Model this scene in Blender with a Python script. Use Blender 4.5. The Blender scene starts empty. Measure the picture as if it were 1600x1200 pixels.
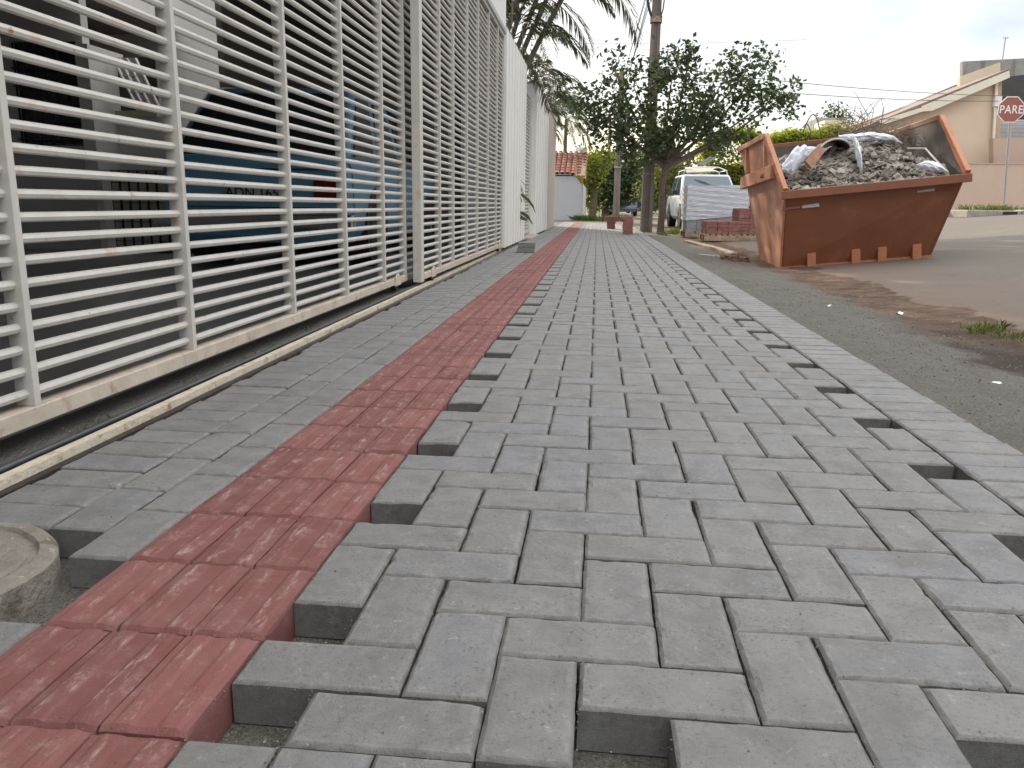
import bpy, math, random
import numpy as np
from mathutils import Vector, Matrix, noise
random.seed(7)
S = bpy.context.scene
C = S.collection
R = math.radians

# ------------------------------------------------------------------ camera
F_PX, CX, CY, CH = 1272.75, 0.4121, -0.9212, 0.5514
YAW, PITCH, ROLL = 0.1018, 0.2169, 0.0144
_f = Vector((-math.sin(YAW)*math.cos(PITCH), math.cos(YAW)*math.cos(PITCH), -math.sin(PITCH)))
_r0 = Vector((math.cos(YAW), math.sin(YAW), 0)); _u0 = _r0.cross(_f)
_r = _r0*math.cos(ROLL)+_u0*math.sin(ROLL); _u = -_r0*math.sin(ROLL)+_u0*math.cos(ROLL)
camd = bpy.data.cameras.new('camera'); cam = bpy.data.objects.new('camera', camd); C.objects.link(cam)
cam.matrix_world = Matrix(((_r.x,_u.x,-_f.x,CX),(_r.y,_u.y,-_f.y,CY),(_r.z,_u.z,-_f.z,CH),(0,0,0,1)))
camd.sensor_width = 36; camd.sensor_fit = 'HORIZONTAL'; camd.lens = F_PX/1600*36
camd.clip_start = .02; camd.clip_end = 2000
S.camera = cam
def at(px, py, X=None, Y=None, Z=None):
    d = _r*(px-800)/F_PX - _u*(py-600)/F_PX + _f
    if X is not None: t = (X-CX)/d.x
    elif Y is not None: t = (Y-CY)/d.y
    else: t = (Z-CH)/d.z
    return Vector((CX,CY,CH))+d*t

# ------------------------------------------------------------------ light
SUN_AZ, SUN_EL = R(-24), R(23)      # azimuth from +Y towards +X
w = bpy.data.worlds.new('World'); S.world = w; w.use_nodes = True
nt = w.node_tree; nt.nodes.clear()
def N(nt, t, **k):
    n = nt.nodes.new(t)
    for a, b in k.items(): setattr(n, a, b)
    return n
def mixc(nt, fac, a, b, blend='MIX'):
    m = nt.nodes.new('ShaderNodeMix'); m.data_type = 'RGBA'; m.blend_type = blend
    for i, v in ((0, fac), (6, a), (7, b)):
        if hasattr(v, 'is_linked'): nt.links.new(v, m.inputs[i])
        elif v is not None: m.inputs[i].default_value = v if i == 0 else (*v, 1)
    return m.outputs[2]
def ramp(nt, src, p0, p1, a=0., b=1.):
    m = nt.nodes.new('ShaderNodeMapRange'); m.clamp = True
    nt.links.new(src, m.inputs[0])
    for i, v in enumerate((p0, p1, a, b)): m.inputs[i+1].default_value = v
    return m.outputs[0]
def mth(nt, op, a, b=None):
    m = nt.nodes.new('ShaderNodeMath'); m.operation = op
    for i, v in ((0, a), (1, b)):
        if v is None: continue
        if hasattr(v, 'is_linked'): nt.links.new(v, m.inputs[i])
        else: m.inputs[i].default_value = v
    return m.outputs[0]
def noi(nt, vec, scale, detail=3., rough=.5, dist=0.):
    n = nt.nodes.new('ShaderNodeTexNoise')
    n.inputs['Scale'].default_value = scale; n.inputs['Detail'].default_value = detail
    n.inputs['Roughness'].default_value = rough; n.inputs['Distortion'].default_value = dist
    if vec is not None: nt.links.new(vec, n.inputs['Vector'])
    return n.outputs['Fac']
sky = N(nt, 'ShaderNodeTexSky', sky_type='NISHITA', sun_disc=False)
sky.sun_elevation = SUN_EL; sky.sun_rotation = SUN_AZ
sky.air_density = 1.0; sky.dust_density = 1.2; sky.ozone_density = 1.0
tc = N(nt, 'ShaderNodeTexCoord')
mp = N(nt, 'ShaderNodeMapping'); mp.inputs['Scale'].default_value = (1, 1, 2.6)
nt.links.new(tc.outputs['Generated'], mp.inputs['Vector'])
cl = noi(nt, mp.outputs[0], 2.1, 6, .55, .3)
clf = ramp(nt, cl, .37, .55)
sz = N(nt, 'ShaderNodeSeparateXYZ'); nt.links.new(tc.outputs['Generated'], sz.inputs[0])
high = ramp(nt, sz.outputs[2], .33, .62)
clf = mth(nt, 'MAXIMUM', mth(nt, 'MULTIPLY', clf, .9), mth(nt, 'MULTIPLY', high, .92))
clc = mixc(nt, high, (8.2, 8.3, 8.5), (19., 18.6, 18.2))
col = mixc(nt, clf, sky.outputs[0], clc)
bg = N(nt, 'ShaderNodeBackground'); bg.inputs[1].default_value = .1
nt.links.new(col, bg.inputs[0])
wo = N(nt, 'ShaderNodeOutputWorld'); nt.links.new(bg.outputs[0], wo.inputs[0])
sd = bpy.data.lights.new('sun', 'SUN'); sd.energy = 4.0; sd.angle = R(.5); sd.color = (1, .88, .72)
so = bpy.data.objects.new('sun', sd); C.objects.link(so)
sdir = Vector((math.sin(SUN_AZ)*math.cos(SUN_EL), math.cos(SUN_AZ)*math.cos(SUN_EL), math.sin(SUN_EL)))
so.rotation_euler = sdir.to_track_quat('Z', 'Y').to_euler()
S.view_settings.view_transform = 'Standard'; S.view_settings.look = 'None'
S.view_settings.exposure = 0.48; S.view_settings.gamma = 1
S.render.engine = 'CYCLES'
S.cycles.max_bounces = 8; S.cycles.transparent_max_bounces = 12

# ------------------------------------------------------------------ helpers
def tag(o, label=None, cat=None, group=None, kind=None):
    if label: o['label'] = label
    if cat: o['category'] = cat
    if group: o['group'] = group
    if kind: o['kind'] = kind
    return o
def thing(name, label, cat, loc=(0,0,0), rz=0, group=None):
    o = bpy.data.objects.new(name, None); C.objects.link(o); o.location = loc; o.rotation_euler = (0,0,rz)
    o.empty_display_size = .1
    return tag(o, label, cat, group)
class MB:
    def __init__(s): s.v = []; s.f = []; s.a = None
    def add(s, vs, fs):
        b = len(s.v); s.v.extend([tuple(v) for v in vs]); s.f.extend([tuple(b+i for i in f) for f in fs])
        return s
    def box(s, x0, y0, z0, x1, y1, z1, M=None):
        vs = [Vector(p) for p in ((x0,y0,z0),(x1,y0,z0),(x1,y1,z0),(x0,y1,z0),(x0,y0,z1),(x1,y0,z1),(x1,y1,z1),(x0,y1,z1))]
        if M: vs = [M@v for v in vs]
        return s.add(vs, [(3,2,1,0),(4,5,6,7),(0,1,5,4),(1,2,6,5),(2,3,7,6),(3,0,4,7)])
    def hexa(s, p):   # 8 corner points, bottom 4 ccw then top 4
        return s.add(p, [(3,2,1,0),(4,5,6,7),(0,1,5,4),(1,2,6,5),(2,3,7,6),(3,0,4,7)])
    def beam(s, a, b, w, h, up=(0,0,1)):   # box beam from a to b
        a = Vector(a); b = Vector(b); d = (b-a).normalized(); u = Vector(up)
        if abs(d.dot(u)) > .98: u = Vector((0,1,0))
        x = d.cross(u).normalized(); z = x.cross(d).normalized()
        o = [x*sx*w/2+z*sz*h/2 for sx, sz in ((-1,-1),(1,-1),(1,1),(-1,1))]
        vs = [a+q for q in o]+[b+q for q in o]
        return s.add(vs, [(0,1,2,3),(7,6,5,4),(0,4,5,1),(1,5,6,2),(2,6,7,3),(3,7,4,0)])
    def tube(s, pts, r, n=8, cap=True):
        pts = [Vector(p) for p in pts]; rs = r if isinstance(r, (list, tuple)) else [r]*len(pts)
        b = len(s.v); prev = None
        for i, p in enumerate(pts):
            d = (pts[min(i+1, len(pts)-1)]-pts[max(i-1, 0)])
            if d.length < 1e-9: d = Vector((0,0,1))
            d.normalize()
            if prev is None:
                x = d.cross(Vector((0,0,1)));
                if x.length < .05: x = d.cross(Vector((0,1,0)))
            else: x = prev - d*prev.dot(d)
            x.normalize(); prev = x; y = d.cross(x)
            for k in range(n):
                t = 2*math.pi*k/n; s.v.append(tuple(p+(x*math.cos(t)+y*math.sin(t))*rs[i]))
        for i in range(len(pts)-1):
            for k in range(n):
                k2 = (k+1) % n
                s.f.append((b+i*n+k, b+i*n+k2, b+(i+1)*n+k2, b+(i+1)*n+k))
        if cap:
            s.f.append(tuple(b+k for k in range(n))[::-1]); s.f.append(tuple(b+(len(pts)-1)*n+k for k in range(n)))
        return s
    def prism(s, poly, x0, x1, axis='x'):   # poly in the plane across the axis
        n = len(poly); f = (lambda t, p: (t, p[0], p[1])) if axis == 'x' else ((lambda t, p: (p[0], t, p[1])) if axis == 'y' else (lambda t, p: (p[0], p[1], t)))
        vs = [f(x0, p) for p in poly]+[f(x1, p) for p in poly]
        return s.add(vs, [tuple(range(n))[::-1], tuple(range(n, 2*n))]+[(i, (i+1) % n, n+(i+1) % n, n+i) for i in range(n)])
    def build(s, name, m, parent=None, smooth=False, kind=None, bevel=0, fix=True):
        me = bpy.data.meshes.new(name); me.from_pydata(s.v, [], s.f); me.materials.append(m)
        if fix and len(s.f) < 60000:
            import bmesh
            bm = bmesh.new(); bm.from_mesh(me); bmesh.ops.recalc_face_normals(bm, faces=bm.faces); bm.to_mesh(me); bm.free()
        if smooth:
            me.polygons.foreach_set('use_smooth', [True]*len(me.polygons))
            try: me.set_sharp_from_angle(angle=R(40))
            except Exception: pass
        me.update()
        o = bpy.data.objects.new(name, me); C.objects.link(o)
        if parent: o.parent = parent
        if kind: o['kind'] = kind
        if bevel:
            b = o.modifiers.new('bevel', 'BEVEL'); b.width = bevel; b.segments = 2; b.limit_method = 'ANGLE'; b.angle_limit = R(35)
        return o
def copy_tree(o, parent=None):
    c = o.copy(); C.objects.link(c); c.parent = parent
    for ch in [x for x in C.objects if x.parent == o]: copy_tree(ch, c)
    return c
def text_mesh(txt, size, name, m, parent, M, ext=.003, spacing=1.0, xs=1.0):
    cu = bpy.data.curves.new('txt', 'FONT'); cu.body = txt; cu.size = size; cu.align_x = 'CENTER'; cu.align_y = 'CENTER'
    cu.extrude = ext; cu.space_character = spacing; cu.offset = size*.012
    o = bpy.data.objects.new('txt', cu); C.objects.link(o); bpy.context.view_layer.update()
    me = bpy.data.meshes.new_from_object(o.evaluated_get(bpy.context.evaluated_depsgraph_get()))
    me.transform(M@Matrix.Diagonal((xs,1,1,1))); me.materials.clear(); me.materials.append(m); me.name = name
    bpy.data.objects.remove(o); bpy.data.curves.remove(cu)
    r = bpy.data.objects.new(name, me); C.objects.link(r); r.parent = parent
    return r

def mat(name, col, rough=.7, var=.18, scale=6., col2=None, bump=.25, bscale=80., metal=0., island=0., coord='pos',
        spots=None, spec=.5, streak=None, trans=0., tcol=(1.5,1.6,.5)):
    m = bpy.data.materials.new(name); m.use_nodes = True; t = m.node_tree; t.nodes.clear()
    if coord == 'pos': vec = N(t, 'ShaderNodeNewGeometry').outputs['Position']
    else: vec = N(t, 'ShaderNodeTexCoord').outputs['Object']
    a = tuple(c*(1-var) for c in col); b = col2 if col2 else tuple(min(1, c*(1+var)) for c in col)
    c = mixc(t, ramp(t, noi(t, vec, scale, 5, .6), .3, .7), a, b)
    if spots:   # (colour, scale, threshold, softness)
        for sc, ss, th, sf in spots:
            c = mixc(t, ramp(t, noi(t, vec, ss, 4, .65), th, th+sf), c, sc)
    if streak:  # vertical dirt streaks
        mpn = N(t, 'ShaderNodeMapping'); mpn.inputs['Scale'].default_value = streak[2]; t.links.new(vec, mpn.inputs[0])
        c = mixc(t, ramp(t, noi(t, mpn.outputs[0], 1., 4, .6), streak[1], streak[1]+.2), c, streak[0])
    if island:
        g = N(t, 'ShaderNodeNewGeometry').outputs['Random Per Island']
        k = ramp(t, g, 0, 1, 1-island, 1+island)
        cc = N(t, 'ShaderNodeCombineXYZ')
        for i in range(3): t.links.new(k, cc.inputs[i])
        c = mixc(t, 1., c, cc.outputs[0], 'MULTIPLY')
    p = N(t, 'ShaderNodeBsdfPrincipled'); t.links.new(c, p.inputs['Base Color'])
    p.inputs['Roughness'].default_value = rough; p.inputs['Metallic'].default_value = metal
    p.inputs['Specular IOR Level'].default_value = spec
    if bump:
        bn = N(t, 'ShaderNodeBump'); bn.inputs['Strength'].default_value = bump; bn.inputs['Distance'].default_value = .01
        t.links.new(noi(t, vec, bscale, 5, .65), bn.inputs['Height']); t.links.new(bn.outputs[0], p.inputs['Normal'])
    out = N(t, 'ShaderNodeOutputMaterial')
    if trans:
        tr = N(t, 'ShaderNodeBsdfTranslucent'); t.links.new(mixc(t, 1., c, tcol, 'MULTIPLY'), tr.inputs[0])
        ms = N(t, 'ShaderNodeMixShader'); ms.inputs[0].default_value = trans
        t.links.new(p.outputs[0], ms.inputs[1]); t.links.new(tr.outputs[0], ms.inputs[2]); t.links.new(ms.outputs[0], out.inputs[0])
    else: t.links.new(p.outputs[0], out.inputs[0])
    return m

# pavers: grey concrete with pits, pale bloom, per-brick tone
def paver_mat():
    m = bpy.data.materials.new('grey_paver_concrete'); m.use_nodes = True; t = m.node_tree; t.nodes.clear()
    g = N(t, 'ShaderNodeNewGeometry'); vec = g.outputs['Position']; rnd = g.outputs['Random Per Island']
    c = mixc(t, ramp(t, rnd, 0, 1), (.180,.181,.184), (.240,.241,.245))
    r2 = mth(t, 'FRACT', mth(t, 'MULTIPLY', rnd, 37.3))
    c = mixc(t, ramp(t, r2, .55, 1, 0, .85), c, (.205,.210,.238))     # some cooler
    c = mixc(t, ramp(t, mth(t, 'FRACT', mth(t, 'MULTIPLY', rnd, 91.7)), .75, 1, 0, .4), c, (.19,.18,.16))
    c = mixc(t, ramp(t, noi(t, vec, 19, 8, .78), .42, .66, 0, .95), c, (.300,.300,.298))
    c = mixc(t, ramp(t, noi(t, vec, 9, 8, .75), .50, .66, 0, .7), c, (.150,.147,.142))
    c = mixc(t, ramp(t, noi(t, vec, 38, 7, .8), .55, .70, 0, .75), c, (.115,.112,.107))
    c = mixc(t, ramp(t, noi(t, vec, 52, 5, .75), .60, .68, 0, .65), c, (.44,.44,.43))    # bloom
    pit = mth(t, 'MULTIPLY', ramp(t, noi(t, vec, 150, 5, .8), .55, .63, 0, .9), ramp(t, noi(t, vec, 21, 3, .6), .38, .56))
    c = mixc(t, pit, c, (.085,.083,.078))  # pits
    mps = N(t, 'ShaderNodeMapping'); mps.inputs['Rotation'].default_value = (0,0,.5); mps.inputs['Scale'].default_value = (1,5,1); t.links.new(vec, mps.inputs[0])
    c = mixc(t, ramp(t, noi(t, mps.outputs[0], 34, 5, .75), .63, .70, 0, .35), c, (.38,.378,.37))   # scuffs
    du = N(t, 'ShaderNodeAttribute', attribute_name='dust').outputs['Fac']
    c = mixc(t, mth(t, 'MULTIPLY', du, ramp(t, noi(t, vec, 33, 5, .75), .45, .62, 0, .6)), c, (.36,.355,.34))
    ed = N(t, 'ShaderNodeAttribute', attribute_name='edge').outputs['Fac']
    c = mixc(t, mth(t, 'MULTIPLY', ed, ramp(t, noi(t, vec, 60, 4, .7), .3, .65, .25, .9)), c, (.105,.098,.088))
    c = mixc(t, ramp(t, noi(t, vec, 900, 2, .6), .35, .75, 0, .35), c, (.09,.09,.085))
    c = mixc(t, ramp(t, noi(t, vec, 2.3, 4, .6), .45, .75, 0, .35), c, (.165,.158,.142))
    c = mixc(t, 1., c, (.90,.898,.895), 'MULTIPLY')
    p = N(t, 'ShaderNodeBsdfPrincipled'); t.links.new(c, p.inputs['Base Color']); p.inputs['Roughness'].default_value = .68
    p.inputs['Specular IOR Level'].default_value = .5
    b = N(t, 'ShaderNodeBump'); b.inputs['Strength'].default_value = .55; b.inputs['Distance'].default_value = .003
    h = mth(t, 'ADD', noi(t, vec, 420, 4, .7), mth(t, 'MULTIPLY', noi(t, vec, 40, 3, .6), 1.2))
    t.links.new(h, b.inputs['Height']); t.links.new(b.outputs[0], p.inputs['Normal'])
    o = N(t, 'ShaderNodeOutputMaterial'); t.links.new(p.outputs[0], o.inputs[0]); return m
def red_mat():
    m = bpy.data.materials.new('red_tactile_concrete'); m.use_nodes = True; t = m.node_tree; t.nodes.clear()
    g = N(t, 'ShaderNodeNewGeometry'); vec = g.outputs['Position']; rnd = g.outputs['Random Per Island']
    at_ = N(t, 'ShaderNodeAttribute', attribute_name='rib').outputs['Fac']
    c = mixc(t, ramp(t, rnd, 0, 1), (.160,.060,.056), (.225,.088,.082))
    c = mixc(t, ramp(t, noi(t, vec, 12, 5, .6), .35, .7, 0, .7), c, (.235,.122,.115))
    mpn = N(t, 'ShaderNodeMapping'); mpn.inputs['Scale'].default_value = (1, .28, 1); t.links.new(vec, mpn.inputs[0])
    sc = mth(t, 'MULTIPLY', ramp(t, noi(t, mpn.outputs[0], 70, 6, .75), .53, .68), at_)
    c = mixc(t, mth(t, 'MULTIPLY', sc, .62), c, (.50,.38,.36))
    c = mixc(t, ramp(t, noi(t, vec, 24, 7, .78), .55, .70, 0, .5), c, (.38,.25,.245))
    c = mixc(t, ramp(t, noi(t, vec, 190, 3, .7), .61, .68, 0, .6), c, (.10,.045,.04))
    p = N(t, 'ShaderNodeBsdfPrincipled'); t.links.new(c, p.inputs['Base Color']); p.inputs['Roughness'].default_value = .85
    p.inputs['Specular IOR Level'].default_value = .3
    b = N(t, 'ShaderNodeBump'); b.inputs['Strength'].default_value = .5; b.inputs['Distance'].default_value = .003
    h = mth(t, 'ADD', noi(t, vec, 400, 4, .7), mth(t, 'MULTIPLY', noi(t, vec, 45, 3, .6), 1.2))
    t.links.new(h, b.inputs['Height']); t.links.new(b.outputs[0], p.inputs['Normal'])
    o = N(t, 'ShaderNodeOutputMaterial'); t.links.new(p.outputs[0], o.inputs[0]); return m
def ground_mat():
    m = bpy.data.materials.new('sand_and_soil'); m.use_nodes = True; t = m.node_tree; t.nodes.clear()
    vec = N(t, 'ShaderNodeNewGeometry').outputs['Position']
    sx = N(t, 'ShaderNodeSeparateXYZ'); t.links.new(vec, sx.inputs[0]); x = sx.outputs[0]; y = sx.outputs[1]
    sand = mixc(t, ramp(t, noi(t, vec, 170, 5, .8), .38, .62), (.075,.072,.064), (.215,.205,.182))
    sand = mixc(t, ramp(t, noi(t, vec, 45, 5, .8), .56, .68, 0, .7), sand, (.05,.047,.042))
    sand = mixc(t, ramp(t, noi(t, vec, 5, 5, .6), .4, .7, 0, .5), sand, (.10,.096,.085))
    soil = mixc(t, ramp(t, noi(t, vec, 7, 6, .65), .35, .65), (.075,.048,.035), (.165,.112,.084))
    soil = mixc(t, ramp(t, noi(t, vec, 150, 3, .7), .5, .7, 0, .6), soil, (.055,.045,.038))
    xx = mth(t, 'ADD', x, mth(t, 'MULTIPLY', mth(t, 'SUBTRACT', noi(t, vec, 2.2, 5, .65), .5), .7))
    c = mixc(t, ramp(t, xx, 2.08, 2.22), sand, soil)
    dk = mth(t, 'MULTIPLY', ramp(t, xx, 1.95, 2.1), ramp(t, y, 4.4, 3.0))
    dk = mth(t, 'MULTIPLY', dk, ramp(t, xx, 2.6, 2.35))
    c = mixc(t, mth(t, 'MULTIPLY', dk, .85), c, (.045,.034,.028))
    c = mixc(t, ramp(t, y, 40, 60, 0, .6), c, (.12,.13,.06))
    p = N(t, 'ShaderNodeBsdfPrincipled'); t.links.new(c, p.inputs['Base Color']); p.inputs['Roughness'].default_value = .95
    p.inputs['Specular IOR Level'].default_value = .2
    b = N(t, 'ShaderNodeBump'); b.inputs['Strength'].default_value = .9; b.inputs['Distance'].default_value = .006
    t.links.new(mth(t, 'ADD', noi(t, vec, 260, 4, .7), mth(t, 'MULTIPLY', noi(t, vec, 25, 3, .6), 2.)), b.inputs['Height'])
    t.links.new(b.outputs[0], p.inputs['Normal'])
    o = N(t, 'ShaderNodeOutputMaterial'); t.links.new(p.outputs[0], o.inputs[0]); return m
def asphalt_mat():
    m = bpy.data.materials.new('dusty_asphalt'); m.use_nodes = True; t = m.node_tree; t.nodes.clear()
    vec = N(t, 'ShaderNodeNewGeometry').outputs['Position']
    sx = N(t, 'ShaderNodeSeparateXYZ'); t.links.new(vec, sx.inputs[0]); x = sx.outputs[0]
    c = mixc(t, ramp(t, noi(t, vec, 150, 3, .7), .35, .65), (.075,.066,.056), (.170,.148,.126))
    c = mixc(t, ramp(t, noi(t, vec, .9, 5, .6), .4, .7, 0, .5), c, (.15,.13,.11))
    xx = mth(t, 'ADD', x, mth(t, 'MULTIPLY', mth(t, 'SUBTRACT', noi(t, vec, 1.3, 5, .65), .5), 1.6))
    c = mixc(t, ramp(t, xx, 3.6, 2.4, 0, .85), c, (.155,.108,.082))
    c = mixc(t, ramp(t, noi(t, vec, 3., 5, .6), .62, .7, 0, .5), c, (.08,.07,.062))
    p = N(t, 'ShaderNodeBsdfPrincipled'); t.links.new(c, p.inputs['Base Color']); p.inputs['Roughness'].default_value = .85
    p.inputs['Specular IOR Level'].default_value = .3
    b = N(t, 'ShaderNodeBump'); b.inputs['Strength'].default_value = .5; b.inputs['Distance'].default_value = .005
    t.links.new(noi(t, vec, 130, 6, .8), b.inputs['Height']); t.links.new(b.outputs[0], p.inputs['Normal'])
    o = N(t, 'ShaderNodeOutputMaterial'); t.links.new(p.outputs[0], o.inputs[0]); return m

m_paver, m_red, m_ground, m_asph = paver_mat(), red_mat(), ground_mat(), asphalt_mat()
m_gate = mat('ivory_gate_paint', (.55,.53,.49), .45, .10, 9, bump=.08, bscale=40, coord='pos',
             spots=[((.50,.42,.33), 9, .58, .12), ((.36,.22,.13), 26, .66, .05), ((.12,.08,.06), 55, .70, .03)])
m_gateb = mat('soiled_gate_paint', (.54,.47,.39), .55, .15, 9, bump=.15, spots=[((.33,.20,.12), 16, .55, .2), ((.10,.06,.04), 40, .68, .04)])
m_rust = mat('flaking_cream_rail', (.58,.52,.41), .6, .12, 20, bump=.6, bscale=70, spots=[((.36,.22,.15), 17, .56, .1), ((.14,.09,.07), 45, .66, .04)])
m_rail = mat('dark_steel_rod', (.07,.075,.085), .35, .2, 20, metal=.6, bump=.1)
m_dirty = mat('dark_track_dirt', (.05,.036,.03), .9, .4, 25, bump=.8, bscale=120)
m_white = mat('white_wall_paint', (.70,.70,.69), .7, .05, 2, bump=.08, spots=[((.52,.51,.49), 3, .62, .15)],
              streak=((.50,.49,.46), .6, (5,5,.5)))
m_ribw = mat('white_ribbed_paint', (.74,.73,.70), .6, .05, 3, bump=.1, spots=[((.25,.22,.19), 14, .71, .03)], streak=((.40,.38,.34), .60, (7,7,.35)))
m_beigew = mat('beige_render', (.42,.37,.32), .85, .08, 3, bump=.3, bscale=60, streak=((.30,.27,.23), .55, (4,4,.4)))
m_conc = mat('weathered_concrete', (.33,.31,.27), .85, .2, 6, bump=.4, spots=[((.17,.16,.12), 4, .56, .15)])
m_conc2 = mat('manhole_concrete', (.24,.22,.185), .85, .25, 14, bump=.9, bscale=70, spots=[((.14,.125,.095), 9, .55, .1), ((.42,.40,.35), 30, .62, .06)])
m_gwall = mat('grey_house_wall', (.48,.50,.545), .8, .05, 1.5, bump=.1)
m_tile = mat('clay_roof_tile', (.36,.15,.11), .75, .3, 6, bump=.3, island=.25, spots=[((.18,.11,.09), 5, .55, .1), ((.5,.35,.28), 9, .62, .08)])
m_dark = mat('black_rubber', (.02,.02,.022), .7, .2, 30, bump=.1, coord='obj')
m_steel = mat('galvanised_steel', (.42,.42,.42), .45, .12, 30, metal=.7, bump=.1)
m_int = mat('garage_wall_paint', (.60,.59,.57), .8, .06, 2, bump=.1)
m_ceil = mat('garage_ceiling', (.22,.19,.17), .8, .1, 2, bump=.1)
m_ifloor = mat('polished_garage_floor', (.26,.26,.255), .32, .1, 2, bump=.02)
m_pier = mat('white_pier_paint', (.80,.78,.74), .7, .05, 2, bump=.05)
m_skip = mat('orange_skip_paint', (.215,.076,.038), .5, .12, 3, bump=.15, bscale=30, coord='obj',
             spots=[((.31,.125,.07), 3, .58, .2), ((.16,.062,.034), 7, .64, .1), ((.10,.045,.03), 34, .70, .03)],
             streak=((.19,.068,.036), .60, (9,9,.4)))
m_skips = mat('sunlit_orange_paint', (.42,.175,.095), .55, .2, 3, bump=.15, bscale=30, coord='obj',
              streak=((.52,.31,.21), .52, (3,3,.6)), spots=[((.16,.06,.035), 8, .63, .06)])  # brighter copy of the skip paint, sunlight and its pale streaks put into the colour
m_skipr = mat('lighter_orange_rim', (.38,.14,.062), .5, .15, 6, bump=.2, coord='obj', spots=[((.22,.10,.06), 12, .6, .06)])  # lighter orange than the front panel, with darker spots
m_skipi = mat('dark_skip_inside', (.055,.042,.036), .8, .3, 6, bump=.3, coord='obj')
m_refl = mat('grey_reflector', (.45,.43,.40), .4, .1, 20, bump=.02, coord='obj')
m_reflr = mat('red_reflector', (.26,.05,.03), .4, .1, 20, bump=.02, coord='obj')
m_rub = mat('rubble_grey', (.25,.225,.195), .95, .4, 7, bump=.6, island=.6, spots=[((.10,.078,.06), 4, .52, .1), ((.36,.34,.31), 13, .62, .05)])
m_bag = mat('white_plastic_bag', (.78,.80,.86), .35, .08, 9, bump=.5, bscale=25, trans=.2, tcol=(.9,.95,1))
m_black = mat('black_plastic', (.018,.018,.02), .5, .2, 8, bump=.1)
m_clay = mat('brown_clay_pipe', (.30,.15,.10), .8, .2, 14, bump=.3)
m_twig = mat('dry_twigs', (.16,.12,.085), .9, .3, 12, bump=.2)
m_lwood = mat('pallet_wood', (.38,.29,.20), .85, .25, 12, bump=.4, streak=((.20,.14,.09), .5, (20,3,20)))
m_rbrick = mat('red_paving_brick', (.25,.11,.095), .9, .2, 14, bump=.4, spots=[((.36,.24,.22), 22, .6, .08)])
m_gbrick = mat('grey_stacked_paver', (.22,.22,.215), .85, .12, 14, bump=.4)
m_gpal = mat('grey_paver_pile', (.27,.275,.28), .85, .12, 5, bump=.3, island=.15)
m_pole = mat('pole_concrete', (.22,.185,.16), .9, .15, 5, bump=.3, streak=((.15,.12,.10), .5, (8,8,.6)))
m_bark = mat('grey_brown_bark', (.14,.11,.085), .95, .3, 18, bump=.8, bscale=60)
m_leaf = mat('dark_green_leaf', (.055,.078,.038), .5, .2, 3, island=.5, bump=0, trans=.32, tcol=(1.3,1.5,.6))
m_leafy = mat('yellow_green_leaf', (.13,.15,.028), .5, .2, 2, island=.45, bump=0, trans=.42)
m_hedge = mat('bright_hedge_leaf', (.21,.225,.035), .5, .2, 2, island=.45, bump=0, trans=.5)
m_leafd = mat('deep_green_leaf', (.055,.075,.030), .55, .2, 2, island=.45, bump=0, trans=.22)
m_leafo = mat('olive_leaf', (.13,.14,.045), .55, .2, 2, island=.4, bump=0, trans=.35)
m_palm = mat('palm_leaflet', (.062,.078,.045), .45, .3, 1.5, island=.4, bump=0, trans=.22)
m_palmd = mat('dry_palm_leaflet', (.13,.11,.07), .6, .3, 1.5, island=.4, bump=0, trans=.15)
m_pstem = mat('palm_stem', (.15,.14,.10), .7, .3, 10, bump=.2)
m_grass = mat('grass_blade', (.11,.145,.04), .6, .3, 4, island=.4, bump=0, trans=.35)
m_stone = mat('small_stones', (.17,.158,.135), .9, .3, 30, island=.5, bump=.2)
m_tyre = m_dark
m_cream = mat('cream_house_paint', (.68,.55,.42), .85, .05, 1.5, bump=.15)
m_pink = mat('pinkish_beige_paint', (.50,.375,.30), .85, .05, 1.2, bump=.15, spots=[((.38,.28,.22), 1.2, .6, .2)])
m_peach = mat('peach_trim_paint', (.50,.34,.25), .8, .06, 2, bump=.1)
m_fascia = mat('cream_fascia_paint', (.74,.68,.58), .7, .06, 3, bump=.1)
m_parap = mat('stained_grey_parapet', (.30,.295,.28), .9, .15, 2, bump=.2, streak=((.15,.145,.13), .5, (3,3,.7)))
m_rooft = mat('grey_brown_roof', (.20,.16,.135), .85, .2, 4, bump=.3)
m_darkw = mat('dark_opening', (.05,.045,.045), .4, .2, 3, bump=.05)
m_lgrey = mat('pale_grey_panel', (.55,.55,.56), .6, .05, 3, bump=.05)
m_sign = mat('faded_red_sign', (.32,.105,.08), .5, .1, 12, bump=.02, coord='obj')
m_signw = mat('white_sign_paint', (.80,.78,.74), .5, .05, 12, bump=.02, coord='obj')
m_wire = mat('black_cable', (.03,.03,.035), .6, .1, 30, bump=0)
m_tower = mat('hazed_far_tower', (.62,.66,.72), .7, .05, .2, bump=0)  # distance haze put into the pale blue-grey colour
m_towerw = mat('tower_window_band', (.40,.45,.52), .4, .05, .5, bump=0)
def car_mat(name, col, rough=.25, dust=.2):
    m = mat(name, col, rough, .06, 3, bump=.02, coord='obj', spots=[(tuple(.5*c+.12 for c in col), 6, .6, .2)])
    return m
def glass_mat(name, col=(.02,.03,.035), rough=.06):
    m = mat(name, col, rough, .1, 3, bump=0, coord='obj', spec=.9); return m
m_glass = glass_mat('tinted_glass'); m_glassb = glass_mat('windscreen_glass', (.04,.07,.10))
m_lampr = mat('dark_red_lens', (.12,.012,.01), .2, .1, 10, bump=.02, coord='obj')
m_chrome = mat('chrome_trim', (.6,.6,.6), .2, .05, 10, metal=.9, bump=.02, coord='obj')
m_rim = mat('wheel_rim_metal', (.35,.36,.37), .35, .1, 10, metal=.6, bump=.02, coord='obj')

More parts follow.
